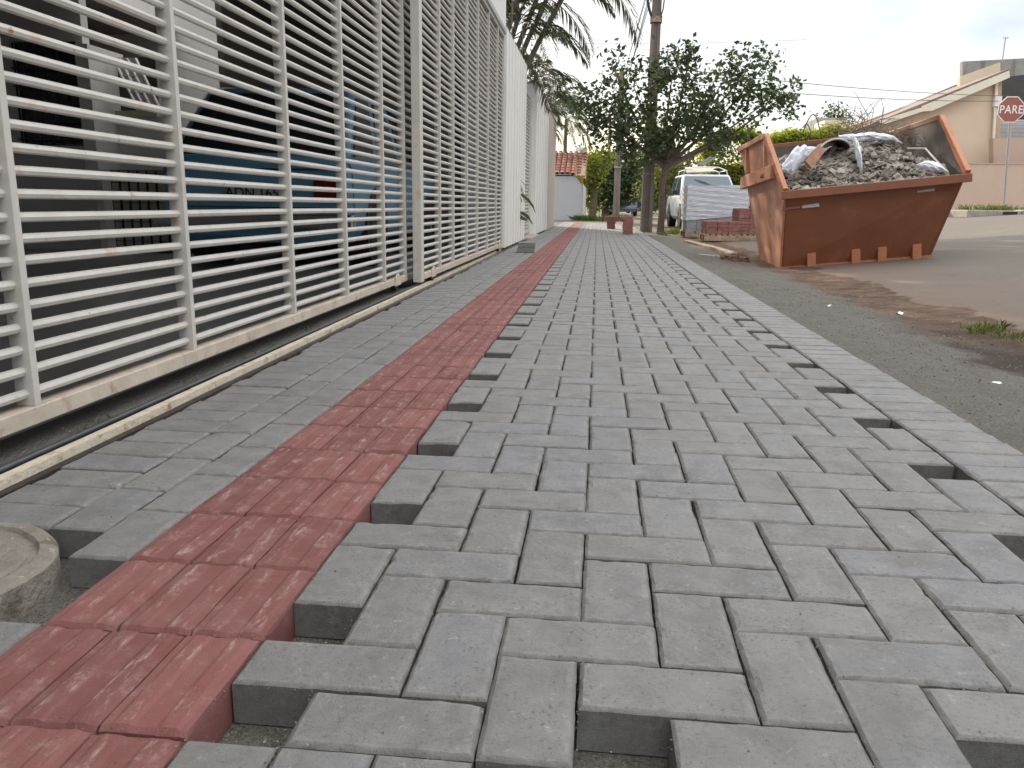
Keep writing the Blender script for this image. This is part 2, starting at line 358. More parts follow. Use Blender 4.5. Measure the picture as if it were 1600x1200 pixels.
# ------------------------------------------------------------------ terrain
def ss(a, b, x):
    t = min(1, max(0, (x-a)/(b-a))); return t*t*(3-2*t)
def T(x, y):
    if y < 27.1:
        if x < -.735: return -.016
        if x < 1.43: return -.058
    if x < 2.35:
        z = -.028-.052*ss(1.5, 2.3, x) if y < 27.1 else -.03
        z += (noise.noise(Vector((x*3, y*3, 0)))*.012+noise.noise(Vector((x*11, y*11, 3)))*.008+noise.noise(Vector((x*23, y*23, 3)))*.004)*ss(1.42, 1.6, x)
        return z
    if x < 3.96: r = .14*(x-2.35)/1.61
    elif x < 10: r = .14+.43*(x-3.96)/6.04
    else: r = .57
    g1 = 1-.62*ss(10, 15, y); g2 = 1-ss(60, 110, y)
    g = g1*(1-ss(5, 9, x))+g2*ss(5, 9, x)
    z = -.08+r*g
    if x < 3.1 and y < 15: z += (noise.noise(Vector((x*3, y*3, 0)))*.012+noise.noise(Vector((x*11, y*11, 3)))*.005)*(1-ss(2.6, 3.1, x))
    return z
def lines(segs):
    o = []
    for a, b, st in segs:
        n = max(1, round((b-a)/st)); o += [a+(b-a)*i/n for i in range(n)]
    o.append(segs[-1][1]); return o
gx = lines([(-400,-40,90),(-40,-5,5),(-5,-.74,.6),(-.74,-.73,.01),(-.73,1.42,.25),(1.42,1.44,.02),(1.44,3.1,.05),(3.1,5,.2),(5,16,.6),(16,60,5),(60,500,110)])
gy = lines([(-30,-2,4),(-2,9,.06),(9,16,.25),(16,27.0,.8),(27.0,27.1,.1),(27.1,60,1.4),(60,120,6),(120,900,100)])
mb = MB(); nx = len(gx)
for y in gy:
    for x in gx: mb.v.append((x, y, T(x, y)))
def edge_l(y):   # ragged left edge of the asphalt
    return 2.62+.16*noise.noise(Vector((0, y*.9, 5)))+.10*noise.noise(Vector((0, y*4, 7)))-.10*ss(9, 13, y)
rd = MB(); rmap = {}
def rv(i, j):
    k = j*nx+i
    if k not in rmap:
        rmap[k] = len(rd.v); v = mb.v[k]; rd.v.append((v[0], v[1], v[2]+.004))
    return rmap[k]
for j in range(len(gy)-1):
    for i in range(nx-1):
        mb.f.append((j*nx+i, j*nx+i+1, (j+1)*nx+i+1, (j+1)*nx+i))
        x = (gx[i]+gx[i+1])/2; y = (gy[j]+gy[j+1])/2
        inroad = (x > edge_l(y) and (x < 8.8 or (12 > y > -30) or (12 <= y < 19.4) ) and y < 400) or (27.1 < y < 31 and x < 3.2)
        if x > 8.8 and 19.4 <= y: inroad = False
        if inroad: rd.f.append((rv(i,j), rv(i+1,j), rv(i+1,j+1), rv(i,j+1)))
ground = mb.build('ground', m_ground, smooth=False, kind='structure', fix=False)
cnt = [0]*len(rd.v)
for f in rd.f:
    for i in f: cnt[i] += 1
for i, k in enumerate(cnt):
    if k < 4 and rd.v[i][0] < 3.2: v = rd.v[i]; rd.v[i] = (v[0], v[1], v[2]-.014)
road = rd.build('road', m_asph, kind='structure', fix=False)

# ------------------------------------------------------------------ pavement bricks
PX, PY = .1017, .1008
def bend(x, y): return x-.0032*max(0, y-1.0)*1.0
def paver(mbd, x0, y0, x1, y1, near, dz=0., bev=.005):
    if not hasattr(mbd, 'e'): mbd.e = []
    bev = random.uniform(.0040,.0058) if near else .007
    j = .0022; g = .0014 if near else .0019; gy_ = .0016 if near else .0036
    x0 += g; x1 -= g; y0 += gy_; y1 -= gy_
    cx, cy = (x0+x1)/2+random.uniform(-j, j)*.5, (y0+y1)/2+random.uniform(-j, j)*.5
    hx, hy = (x1-x0)/2, (y1-y0)/2
    ang = random.uniform(-.007, .007); ca, sa = math.cos(ang), math.sin(ang)
    tx, ty = random.uniform(-.006, .006), random.uniform(-.006, .006)
    z0 = dz+random.uniform(-.0012, .0012)
    def P(u, v, z, j2=0):
        if j2: u += random.uniform(-j2, j2); v += random.uniform(-j2, j2)
        X = cx+u*ca-v*sa; Y = cy+u*sa+v*ca
        return (bend(X, Y), Y, z+(tx*u+ty*v if z > -.03 else 0)+(random.uniform(-j2, j2)*.5 if j2 else 0))
    b = len(mbd.v)
    if near:
        nxs = max(2, int(hx*2/.016)); nys = max(2, int(hy*2/.016))
    else: nxs = nys = 1
    def ring(hx, hy, z, jt):
        pts = [(-hx+2*hx*i/nxs, -hy) for i in range(nxs)]+[(hx, -hy+2*hy*i/nys) for i in range(nys)]
        pts += [(hx-2*hx*i/nxs, hy) for i in range(nxs)]+[(-hx, hy-2*hy*i/nys) for i in range(nys)]
        return [P(u, v, z, jt) for u, v in pts]
    jt = .0009 if near else 0
    rings = [ring(hx, hy, -.056, 0), ring(hx, hy, z0-bev, jt*.7), ring(hx-bev*1.1, hy-bev*1.1, z0-.0008, jt)]
    if near: rings.append(ring(hx-bev*1.1-.007, hy-bev*1.1-.007, z0, 0))
    if near:
        for _ in range(random.choice((0,0,1,1,2,3))):      # small chips broken off the arris
            m0 = random.randrange(len(rings[1])); wch = random.choice((0,1,1,2))
            for dk in range(-wch, wch+1):
                k_ = (m0+dk) % len(rings[1]); q2 = rings[2][k_]; rings[2][k_] = (q2[0], q2[1], q2[2]-random.uniform(.001,.003)); q1 = rings[1][k_]
                rings[1][k_] = (q1[0]*.85+q2[0]*.15, q1[1]*.85+q2[1]*.15, q1[2]-random.uniform(.001,.004))
    n = len(rings[0])
    for q_, r_ in enumerate(rings): mbd.v.extend(r_); mbd.e.extend([(.15,1.,.08,0.)[q_]]*n)
    for k in range(len(rings)-1):
        for i in range(n):
            i2 = (i+1) % n; mbd.f.append((b+k*n+i, b+k*n+i2, b+(k+1)*n+i2, b+(k+1)*n+i))
    mbd.f.append(tuple(b+(len(rings)-1)*n+i for i in range(n)))
def cellpav(mbd, i0, j0, i1, j1):
    paver(mbd, i0*PX, j0*PY, i1*PX, j1*PY, j0 < 26)
pv = MB(); NJ = 266
for m_ in range(-300, 320):
    for n_ in range(-160, 160):
        x = 2+m_+3*n_; y = -1-m_+n_
        if -3 <= x <= 13 and -4 <= y < NJ:
            if 0 <= x <= 11 and y >= -2: cellpav(pv, x, y, x+1, y+2)
            if x+1 >= 0 and x+2 <= 11 and y+1 >= -2: cellpav(pv, x+1, y+1, x+3, y+2)
for i in range(0, 3): cellpav(pv, i, -4, i+1, -2)
def edge_attr(o, e):
    a_ = o.data.attributes.new('edge', 'FLOAT', 'POINT'); a_.data.foreach_set('value', e)
    a_ = o.data.attributes.new('dust', 'FLOAT', 'POINT'); a_.data.foreach_set('value', [1. if abs(q-.08) < .01 else 0. for q in e])
edge_attr(pv.build('pavement', m_paver, kind='structure', fix=False), pv.e)
bd = MB()
for j in range(-14, NJ):
    paver(bd, 12*PX+.004, j*PY, 12*PX+.204, (j+1)*PY, j < 22)
edge_attr(bd.build('pavement_border', m_paver, kind='structure', fix=False), bd.e)
lf = MB()
for j in range(-1, NJ//2):
    if j != 0: cellpav(lf, -4, 2*j, -3, 2*j+2)
for j in range(3, NJ, 2): cellpav(lf, -5, j, -4, j+2)
for j in range(3, NJ): paver(lf, -7*PX+(.012+random.uniform(0,.014) if random.random() < .8 else .035), j*PY, -5*PX, (j+1)*PY, j < 26)
edge_attr(lf.build('pavement_edge_strip', m_paver, kind='structure', fix=False), lf.e)
# red directional tactile strip
tb = MB(); ribv = []
prof = [(-.049,0),(-.040,0),(-.034,1),(-.018,1),(-.012,0),(.012,0),(.018,1),(.034,1),(.040,0),(.049,0)]
ys_ = [0,.006,.014,.05,.10,.15,.186,.194,.2]
def redbrick(x0, y0):
    cx, cy = x0+PX/2+random.uniform(-.0012,.0012), y0+random.uniform(-.0015,.0015)
    ang = random.uniform(-.008,.008); b = len(tb.v); tz = random.uniform(-.0015,.0015); ty = random.uniform(-.012,.012)
    L = .1985; nc = len(prof)+2
    for jy, y in enumerate(ys_):
        yy = y/.2*L; e = 0 if jy in (0, 8) else (.65 if jy in (1, 7) else 1)
        for i in range(nc):
            if i == 0: u, z, rb = -.0497, -.006, 0
            elif i == nc-1: u, z, rb = .0497, -.006, 0
            else:
                u, h = prof[i-1]; z = h*.0026*e; rb = h*(1 if 1 < jy < 7 else .5)
                if i in (1, nc-2): z = -.001
            if jy in (0, 8): z = min(z, 0)-.005
            jx = random.uniform(-.0008,.0008); z += random.uniform(-.0006,.0006)
            X = cx+(u+jx)-(yy-.1)*ang; Y = cy+yy+u*ang
            tb.v.append((bend(X, Y), Y, z+tz+ty*(yy-.1))); ribv.append(rb)
    for jy in range(len(ys_)-1):
        for i in range(nc-1):
            a = b+jy*nc+i; tb.f.append((a, a+1, a+nc+1, a+nc))
    # skirts down to the bed
    per = [b+i for i in range(nc)]+[b+j*nc+nc-1 for j in range(1, 9)]+[b+8*nc+i for i in range(nc-2, -1, -1)]+[b+j*nc for j in range(7, 0, -1)]
    b2 = len(tb.v)
    for p in per: v = tb.v[p]; tb.v.append((v[0], v[1], -.056)); ribv.append(0)
    for k in range(len(per)):
        k2 = (k+1) % len(per); tb.f.append((per[k], b2+k, b2+k2, per[k2]))
for j in range(-3, NJ//2):
    sh = random.uniform(-.001,.001)
    for i in range(3): redbrick(-.305+i*PX+sh, j*2*PY)
ts = tb.build('tactile_strip', m_red, kind='structure', fix=False)
at_ = ts.data.attributes.new('rib', 'FLOAT', 'POINT'); at_.data.foreach_set('value', ribv)
# kerb at the far end
kb = MB(); kb.box(-.8, 26.85, -.2, 1.35, 27.0, .004); kb.box(1.42, 26.8, -.2, 2.2, 26.95, -.0)
kb.build('kerb', m_conc, kind='structure', bevel=.01)

# coarse sand grains lying in the unlaid gaps
def rock(mbd, c, r, sq=1.0):
    b = len(mbd.v); q = [(1,0,0),(-1,0,0),(0,1,0),(0,-1,0),(0,0,1),(0,0,-1)]
    Mr = Matrix.Rotation(random.uniform(0,6.28),3,'Z')@Matrix.Rotation(random.uniform(-.9,.9),3,'X')@Matrix.Rotation(random.uniform(-.9,.9),3,'Y'); big = r > .012
    sx, sy, sz = random.uniform(.6,1.25), random.uniform(.45,1.1), random.uniform(.4,1.)*sq
    if big:     # blocky lump with eight jittered corners
        for dx in (-1,1):
            for dy in (-1,1):
                for dz in (-1,1):
                    v = Mr@Vector((dx*sx*random.uniform(.55,1),dy*sy*random.uniform(.55,1),dz*sz*random.uniform(.55,1)))*r*.75; mbd.v.append((c[0]+v.x,c[1]+v.y,c[2]+v.z))
        for f in ((0,1,3,2),(4,6,7,5),(0,4,5,1),(2,3,7,6),(0,2,6,4),(1,5,7,3)): mbd.f.append(tuple(b+i for i in f))
        return
    for x, y, z in q:
        k = r*random.uniform(.6, 1.25); v = Mr@Vector((x*k*sx,y*k*sy,z*k*sz))
        mbd.v.append((c[0]+v.x+random.uniform(-.3,.3)*r, c[1]+v.y+random.uniform(-.3,.3)*r, c[2]+v.z))
    for f in ((0,2,4),(2,1,4),(1,3,4),(3,0,4),(2,0,5),(1,2,5),(3,1,5),(0,3,5)): mbd.f.append(tuple(b+i for i in f))
gr = MB()
def scatter(n, x0, x1, y0, y1, r0, r1, zf=None):
    for _ in range(n):
        x = random.uniform(x0, x1); y = random.uniform(y0, y1); z = (zf(x, y) if zf else -.058)
        rock(gr, (x, y, z), random.uniform(r0, r1)*random.choice((1,1,.6)), .7)
scatter(1500, 0, PX, -.2, -.1, .0008, .0019); scatter(1500, 0, PX, 0, .1, .0008, .0019)
scatter(1500, 4*PX, 5*PX, -.3, -.1, .0008, .0019); scatter(500, 8*PX, 9*PX, -.3, -.1, .0008, .0019)
scatter(3500, -.62, -.31, -.05, .30, .0008, .002)
for _ in range(2600):      # crumbs lying along joints
    i = random.randint(0, 12); j = random.random()**1.6*30-3
    if random.random() < .5: x, y = i*PX+random.gauss(0,.002), j*PY
    else: x, y = random.uniform(0, 12)*PX, round(j)*PY+random.gauss(0,.002)
    rock(gr, (bend(x,y), y, .0005 if random.random() < .3 else -.004), random.uniform(.0008,.0022), .6)
for _ in range(500): x, y = random.uniform(-.7,1.4), random.random()**1.4*5-.3; rock(gr, (bend(x,y), y, .0008), random.uniform(.0006,.0018), .6)
for k in range(1, 8): scatter(120, 0, PX, 4*k*PY, (4*k+1)*PY, .001, .002); scatter(120, 11*PX, 12*PX, 4*k*PY, (4*k+1)*PY, .001, .002)
scatter(9000, 1.43, 2.4, .2, 6, .0015, .006, T)
scatter(1500, 1.43, 3.2, 6, 13, .003, .009, T)
scatter(450, 2.0, 3.0, 1.8, 6, .004, .011, T)
scatter(900, 2.6, 5.5, 2.5, 9, .002, .006, T)
scatter(700, -.95, -.81, .2, 5, .002, .006, T)
gr.build('loose_gravel', m_stone, fix=False)
tag(bpy.data.objects['loose_gravel'], 'loose sand grains and small stones beside and between the paving', 'gravel', kind='stuff')

# round manhole cover at the left, unpaved around it
mh = thing('manhole_cover', 'round weathered concrete manhole cover at the start of the paving', 'manhole cover', (-.600,.135,-.006))
def disc(rs, zs, n=64, jit=0):
    b = MB()
    for r_, z in zip(rs, zs):
        for k in range(n):
            a = 2*math.pi*k/n; q = r_*(1+jit*noise.noise(Vector((math.cos(a)*3, math.sin(a)*3, r_*9))))
            b.v.append((q*math.cos(a), q*math.sin(a), z+jit*.05*noise.noise(Vector((a*5, r_*30, 1)))))
    for i in range(len(rs)-1):
        for k in range(n): b.f.append((i*n+k, i*n+(k+1) % n, (i+1)*n+(k+1) % n, (i+1)*n+k))
    b.f.append(tuple((len(rs)-1)*n+k for k in range(n))); return b
disc([.185,.185,.178,.158,.153,.151], [-.056,.0,.006,.007,.0,.001], jit=.03).build('ring', m_conc2, mh, fix=False)
disc([.144,.144,.139,.06,.001], [-.02,.002,.006,.007,.007], jit=.03).build('lid', m_conc2, mh, fix=False)

# ------------------------------------------------------------------ gate track
gt = thing('gate_track', 'rusty cream angle rail with dark steel rod along the gate', 'gate track', (0,0,0))
def rx(y): return -.755-.006*y
b_ = MB(); pts = [(rx(y)+.004*noise.noise(Vector((0,y*1.5,0))), y) for y in lines([(-1,9.4,.06)])]
for k, (x, y) in enumerate(pts):
    e = .0025*noise.noise(Vector((1,y*14,0)))
    for dx, z in ((-.014+e,-.03),(-.014+e,.004),(.010,.003+e*.6),(.012+e*.8,-.028)): b_.v.append((x+dx, y, z))
    if k:
        o = 4*k
        for i in range(3): b_.f.append((o-4+i, o-3+i, o+1+i, o+i))
b_.build('angle_rail', m_rust, gt)
MB().tube([(rx(y)-.036, y, .002+.002*noise.noise(Vector((0,y*2,8)))) for y in lines([(-1,9.4,.25)])], .009, 10).build('steel_rod', m_rail, gt, smooth=True)
MB().box(-.742-.0, -1, -.055, -.722, 9.3, -.014).build('track_bed', m_dirty, gt)

# ------------------------------------------------------------------ sliding gates
def gate(name, label, X0, X1, y0, y1, posts, pw, frame_w=None, z1=2.50, z0=.035):
    g = thing(name, label, 'gate', (X0, y0, 0), group='sliding gates of horizontal tubes')
    gx_ = lambda y: (X1-X0)*(y-y0)/(y1-y0)
    b = MB(); b.beam((gx_(y0), 0, z0+.022), (gx_(y1), y1-y0, z0+.022), .048, .042); b.build('bottom_beam', m_gateb, g, bevel=.003)
    b = MB(); b.beam((0, 0, z1), (gx_(y1), y1-y0, z1), .048, .05); b.build('top_beam', m_gate, g, bevel=.003)
    bars = MB(); z = z0+.043+.03
    while z < z1-.04:
        wob = random.uniform(-.001, .001)
        bars.tube([(-.003+gx_(y), y-y0, z+wob+.0012*math.sin(y*2.1+z*30)) for y in lines([(y0, y1, .5)])], .0116, 8)
        z += .0502
    bars.build('bars', m_gate, g, smooth=True)
    for y in posts:
        b = MB(); xx = gx_(y)
        b.box(xx-.026, y-y0-pw/2, z0+.043, xx+.022, y-y0+pw/2, z1-.026); b.build('upright', m_gate, g, bevel=.002)
    if frame_w:
        b = MB(); b.box(-.03, -.02, z0-.01, .03, frame_w-.02, z1+.02); b.build('frame_post', m_gate, g, bevel=.004)
    return g
def py_(px, py, X): return at(px, py, X=X).y
LX = -.895
g1 = gate('sliding_gate', 'ivory tube gate leaf nearest the viewer, left of the wide frame post', LX, LX, -3.0, 4.80,
     [-.75, .02, .80, 1.56, 2.46, 3.22, 3.98, 4.53], .022)
RX = -.80
g2 = gate('sliding_gate', 'ivory tube gate leaf farther along, between the wide frame post and ribbed wall', RX, -.80, 4.55, 9.28,
     [5.27, 5.85, 6.55, 7.2, 7.95, 8.7, 9.26], .024, .085)
for g, ys in ((g1, (4.25,)), (g2, (4.95, 8.95))):
    for y in ys:
        wz = y-g.location.y
        b = MB(); b.prism([(wz-.07,.03),(wz-.06,.085),(wz-.02,.105),(wz+.02,.105),(wz+.06,.085),(wz+.07,.03)], .024, .034)
        b.build('wheel_guard', m_gateb, g, bevel=.003)
        b = MB(); b.tube([(-.01,wz,.028),(.022,wz,.028)], .034, 20); b.build('roller', m_rail, g, smooth=True)

# ------------------------------------------------------------------ house behind the gate
GB = 9.7
hs = thing('house', 'white walled house with dark garage behind the tube gates', 'house', (0,0,0))
b = MB(); b.box(-1.14, -5, 2.545, -.765, 9.30, 3.7); b.box(-1.3, 9.30, -.03, -.83, 9.5, 3.7); b.build('front_wall', m_white, hs)
b = MB(); b.box(-.775, -5, 2.51, -.755, 9.29, 2.56); b.build('gate_header', m_steel, hs)
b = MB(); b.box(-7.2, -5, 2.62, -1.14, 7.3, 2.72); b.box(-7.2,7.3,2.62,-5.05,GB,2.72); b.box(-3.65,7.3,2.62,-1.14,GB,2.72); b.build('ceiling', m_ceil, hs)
b = MB(); b.box(-7.4, GB, -.02, -1.16, GB+.15, 3.7); b.box(-7.4, -5.2, -.02, -7.2, GB, 3.7); b.box(-7.2, -5.2, -.02, -1.15, -5.0, 3.7); b.build('wall', m_int, hs)
b = MB(); b.box(-7.2, -5, 3.7, -.86, 7.3, 3.78); b.build('roof', m_conc, hs)
b = MB(); b.box(-7.2, -5, -.05, -.99, GB, -.004); b.build('garage_floor', m_ifloor, kind='structure')
# end wall with grille window, white pier, small projecting window, tiled balustrade
def xat(px, Y): return at(px, 250, Y=Y).x
def zat(px, py, Y): return at(px, py, Y=Y).z
xp = xat(146, 7.6); xw = xat(36, 7.6)
b = MB(); b.box(-7.2, 7.6, -.003, xp, 7.72, 1.10); b.box(-7.2, 7.6, 2.15, xp, 7.72, 2.62); b.box(-7.2, 7.6, 1.10, xw, 7.72, 2.15); b.box(xp-.08, 7.6, 1.10, xp, 7.72, 2.15)
b.build('partition_wall', m_int, hs)
wn = MB().box(xw, 7.66, 1.10, xp-.08, 7.68, 2.15).build('window', m_glass, hs)
b = MB(); n_ = int((xp-.1-xw)/.12)
for i in range(n_): x = xw+.03+i*.12; b.box(x, 7.57, 1.12, x+.016, 7.585, 2.13)
for k in range(6): z = 1.15+k*.18; b.box(xw+.01, 7.555, z, xp-.09, 7.567, z+.018)
b.build('grille', m_darkw, wn)
x1_ = xat(178, 7.75); x2_ = xat(262, 7.9); zb_ = zat(215, 268, 7.9); zs_ = zat(215, 180, 7.9); zt_ = zat(200, 96, 7.9)
b = MB(); b.box(xp, 7.45, zb_, x1_, 8.1, zt_+.1); b.build('pier', m_pier, hs)
b = MB(); b.box(x1_, 7.9, zb_, x2_, 8.0, zs_); b.build('sill_wall', m_pier, hs)
w2 = MB().box(x1_, 7.97, zs_+.03, x2_-.1, 7.985, zt_+.05).build('casement_window', m_darkw, hs)
q0, q1 = at(178,92,Y=7.8), at(216,172,Y=7.5); ww = at(212,95,Y=7.8).x-at(178,95,Y=7.8).x
b = MB()
for t in (0,.3,.62,1): o = Vector((ww*t,0,0)); b.beam(q0+o, q1+o, .022, .022)
for t in (0,.33,.66,1): a = q0.lerp(q1, t); b.beam(a, a+Vector((ww,0,0)), .016, .016)
b.build('sash', m_pier, w2)
b = MB(); b.add([q0,q0+Vector((ww,0,0)),q1+Vector((ww,0,0)),q1,q0+Vector((0,.01,0)),q0+Vector((ww,.01,0)),q1+Vector((ww,.01,0)),q1+Vector((0,.01,0))],[(0,1,2,3),(7,6,5,4),(0,4,5,1),(1,5,6,2),(2,6,7,3),(3,7,4,0)]); b.build('pane', mat('grey_pane', (.25,.26,.27), .3), w2)
b = MB(); b.box(x1_, 7.84, zs_-.02, x2_-.05, 7.9, zs_+.04); b.build('window_sill', mat('cream_sill', (.55,.52,.36), .6), w2)
xa_, xb_ = xat(170, 7.4), xat(288, 7.4); zt2 = zat(220, 266, 7.4)
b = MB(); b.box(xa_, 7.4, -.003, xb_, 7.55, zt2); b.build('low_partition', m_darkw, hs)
m_tl = mat('cream_wall_tiles', (.50,.47,.42), .3, .08, 9, island=.1, bump=0); npn = 8; stp = (xb_-xa_-.02)/npn
for i in range(npn):
    b = MB(); x = xa_+.02+i*stp
    for k in range(9): b.box(x, 7.385, .02+k*.1, x+stp*.68, 7.399, min(.112+k*.1, zt2-.01))
    b.build('tile_panel', m_tl, hs, fix=False)
b = MB(); b.box(-3.75, GB-.28, -.003, -1.2, GB-.2, 2.62); b.box(-3.75, 8.05, -.003, -3.68, GB-.28, 2.62); b.build('darkening_partition', m_ceil, hs)  # dark brown partition added to keep the garage rear dark

# ------------------------------------------------------------------ vehicles
def wheel(parent, x, y, r, wd, side, rimr=.62):
    b = MB(); n = 28
    pr = [(0,-wd/2,r*rimr),(0,-wd/2,r*.93),(0,-wd*.36,r),(0,wd*.36,r),(0,wd/2,r*.93),(0,wd/2,r*rimr)]
    for _, dx, rr in pr:
        for k in range(n): a = 2*math.pi*k/n; b.v.append((x+dx, y+rr*math.cos(a), r+rr*math.sin(a)))
    for i in range(5):
        for k in range(n): b.f.append((i*n+k, i*n+(k+1) % n, (i+1)*n+(k+1) % n, (i+1)*n+k))
    wh = b.build('wheel', m_tyre, parent, smooth=True)
    b = MB(); xo = x+side*wd*.36; b.tube([(x-side*wd*.3,y,r),(xo,y,r)], r*rimr*1.01, 28)
    for k in range(6):
        a = k*math.pi/3; b.beam((xo+side*.008, y, r), (xo+side*.008, y+math.cos(a)*r*rimr*.95, r+math.sin(a)*r*rimr*.95), .05, .02, up=(1,0,0))
    b.tube([(xo,y,r),(xo+side*.03,y,r)], r*.16, 14)
    b.build('rim', m_rim, wh, smooth=True)
def loft(secs):  # secs: list of (y, [ (x,z) half ring from bottom centre to top centre ]) mirrored
    b = MB(); n = len(secs[0][1])
    for y, ring in secs:
        full = [(x, z) for x, z in ring]+[(-x, z) for x, z in ring[::-1]]
        for x, z in full: b.v.append((x, y if not isinstance(y, list) else y, z))
    m = 2*n
    for i in range(len(secs)-1):
        for k in range(m): b.f.append((i*m+k, i*m+(k+1) % m, (i+1)*m+(k+1) % m, (i+1)*m+k))
    b.f.append(tuple(range(m))[::-1]); b.f.append(tuple((len(secs)-1)*m+k for k in range(m))); return b
def car(name, label, loc, rz, L, W, H, paint, st, group=None, glassm=None, wr=.31):
    """st: dict of cabin stations (y fractions of length from the nose) hood, wind, roof0, roof1, back and heights"""
    o = thing(name, label, 'car', loc, rz, group); gl = glassm or m_glass
    hw = W/2; bl = st['belt']; hd = st['hood']; gc = .22
    def body_ring(top, wf=1.0, low=gc):
        x = hw*wf
        return [(0,low),(x*.86,low),(x*.97,low+.10),(x,low+.30),(x*.985,top-.10),(x*.93,top-.02),(x*.80,top),(0,top+.015)]
    yw, yr = st['wind']*L, st['back']*L
    secs = [(0.0, body_ring(hd-.14,.86,gc+.08)), (.10, body_ring(hd-.07,.94)), (.35, body_ring(hd-.02)), (yw-.02, body_ring(bl)),
            (yr, body_ring(bl))]
    if yr < L-.25: secs += [(L-.15, body_ring(st['tail'])), (L, body_ring(st['tail']-.08,.95,gc+.06))]
    else: secs += [(L-.06, body_ring(bl-.02,.99)), (L, body_ring(bl-.08,.95,gc+.06))]
    loft(secs).build('body', paint, o, smooth=True, bevel=.02)
    # cabin
    def cab_ring(z, wf): x = hw*wf; return [(0,bl-.05),(x*1.0,bl-.05),(x,z-.09),(x*.93,z-.03),(x*.75,z),(0,z+.02)]
    y0, y1, y2, y3 = yw, st['roof0']*L, st['roof1']*L, yr
    b = MB(); rw = .80; bw = .95
    def cr(y, z, wf): return [(-hw*wf,y,z),(hw*wf,y,z)]
    base = [(-hw*bw,y0,bl-.03),(hw*bw,y0,bl-.03),(hw*bw,y3,bl-.03),(-hw*bw,y3,bl-.03)]
    top = [(-hw*rw,y1,H-.03),(hw*rw,y1,H-.03),(hw*rw,y2,H-.02),(-hw*rw,y2,H-.02)]
    b.hexa(base+top)
    mid = [(-hw*rw*.96,y1+.08,H+.01),(hw*rw*.96,y1+.08,H+.01),(hw*rw*.96,y2-.06,H+.015),(-hw*rw*.96,y2-.06,H+.015)]
    k = len(b.v); b.v += mid; b.f.remove((4,5,6,7)) if (4,5,6,7) in b.f else None
    b.f += [(4,5,k+1,k),(5,6,k+2,k+1),(6,7,k+3,k+2),(7,4,k,k+3),(k,k+1,k+2,k+3)]
    cb = b.build('cabin', paint, o, smooth=True, bevel=.035)
    def pane(nm, c, m, off, ins):
        c = [Vector(p) for p in c]; ce = sum(c, Vector())/4; nrm = (c[1]-c[0]).cross(c[3]-c[0]).normalized()
        if nrm.dot(ce-Vector((0,(y0+y3)/2,bl))) < 0: nrm = -nrm
        q = [p+(ce-p).normalized()*ins+nrm*off for p in c]; q2 = [p-nrm*.012 for p in q]
        b = MB(); b.add(q+q2, [(0,1,2,3),(7,6,5,4),(0,4,5,1),(1,5,6,2),(2,6,7,3),(3,7,4,0)]); return b.build(nm, m, o)
    B, Tp = [Vector(p) for p in base], [Vector(p) for p in top]
    pane('windscreen', [B[0],B[1],Tp[1],Tp[0]], gl, .014, .07)
    pane('rear_window', [B[2],B[3],Tp[3],Tp[2]], gl, .014, .09)
    for s, (i, j) in ((1,(1,2)),(-1,(0,3))):
        cuts = st.get('cuts', (.0,.45,.52,1.)); a0, a1, t0, t1 = B[i], B[j], Tp[i], Tp[j]
        for c0, c1 in zip(cuts[::2], cuts[1::2]):
            pane('side_window', [a0.lerp(a1,c0), a0.lerp(a1,c1), t0.lerp(t1,c1), t0.lerp(t1,c0)], gl, .014, .06)
    for y in (.17*L+.05, L-.20*L):
        for s in (1,-1):
            b = MB(); b.tube([(s*(hw-.20),y,wr+.02),(s*(hw+.004),y,wr+.02)], wr*1.14, 24); b.build('wheel_arch', m_black, o, smooth=True)
            wheel(o, s*(hw-.085), y, wr, .19, s)
    return o
def lamp(parent, nm, x0, y0, z0, x1, y1, z1, m): b = MB(); b.box(x0,y0,z0,x1,y1,z1); return b.build(nm, m, parent, bevel=.012)
m_blue = car_mat('light_blue_car_paint', (.14,.34,.50), .22)
hatch = dict(belt=.92, hood=.88, tail=.9, wind=.24, roof0=.40, roof1=.84, back=.985, cuts=(.04,.36,.40,.68,.72,.97))
# old blue car in the garage, its rear towards us
bc = car('old_car', 'old light blue boxy car parked behind the gate bars', (-2.37, 9.35, -.003), math.pi, 3.75, 1.62, 1.50, m_blue, hatch)
L_ = 3.75
b = MB()
for s in (1,-1): lamp(bc, 'tail_lamp', s*.72-.14*(s > 0)-.0*(s < 0) if s > 0 else -.72, L_-.005, .56, s*.72 if s > 0 else -.50, L_+.03, .72, m_lampr)
b = MB(); b.box(-.84, L_-.0, .34, .84, L_+.09, .46); b.build('bumper', m_chrome, bc, bevel=.02)
pl = MB().box(-.21, L_+.0, .555, .21, L_+.02, .675).build('licence_plate', mat('plate_grey', (.42,.44,.46), .4, .05, 20, bump=0, coord='obj'), bc)
for tx_, dx_, nm_ in (('ADN', .115, 'plate_letters'), ('165', -.125, 'plate_numbers')): text_mesh(tx_, .115, nm_, m_black, pl, Matrix.Translation((dx_, L_+.022, .613))@Matrix.Rotation(math.pi, 4, 'Z')@Matrix.Rotation(R(90), 4, 'X'), .001)
b = MB(); b.box(-.70, L_-.005, .80, .70, L_+.012, .81); b.box(-.70,L_-.005,.50,.70,L_+.012,.508); b.build('lid_seam', m_black, bc)
for s in (1,-1):
    b = MB(); b.tube([(s*.80,1.0,.915),(s*.81,2.2,.92),(s*.80,3.6,.915)], .009, 6); b.build('belt_trim', m_chrome, bc)

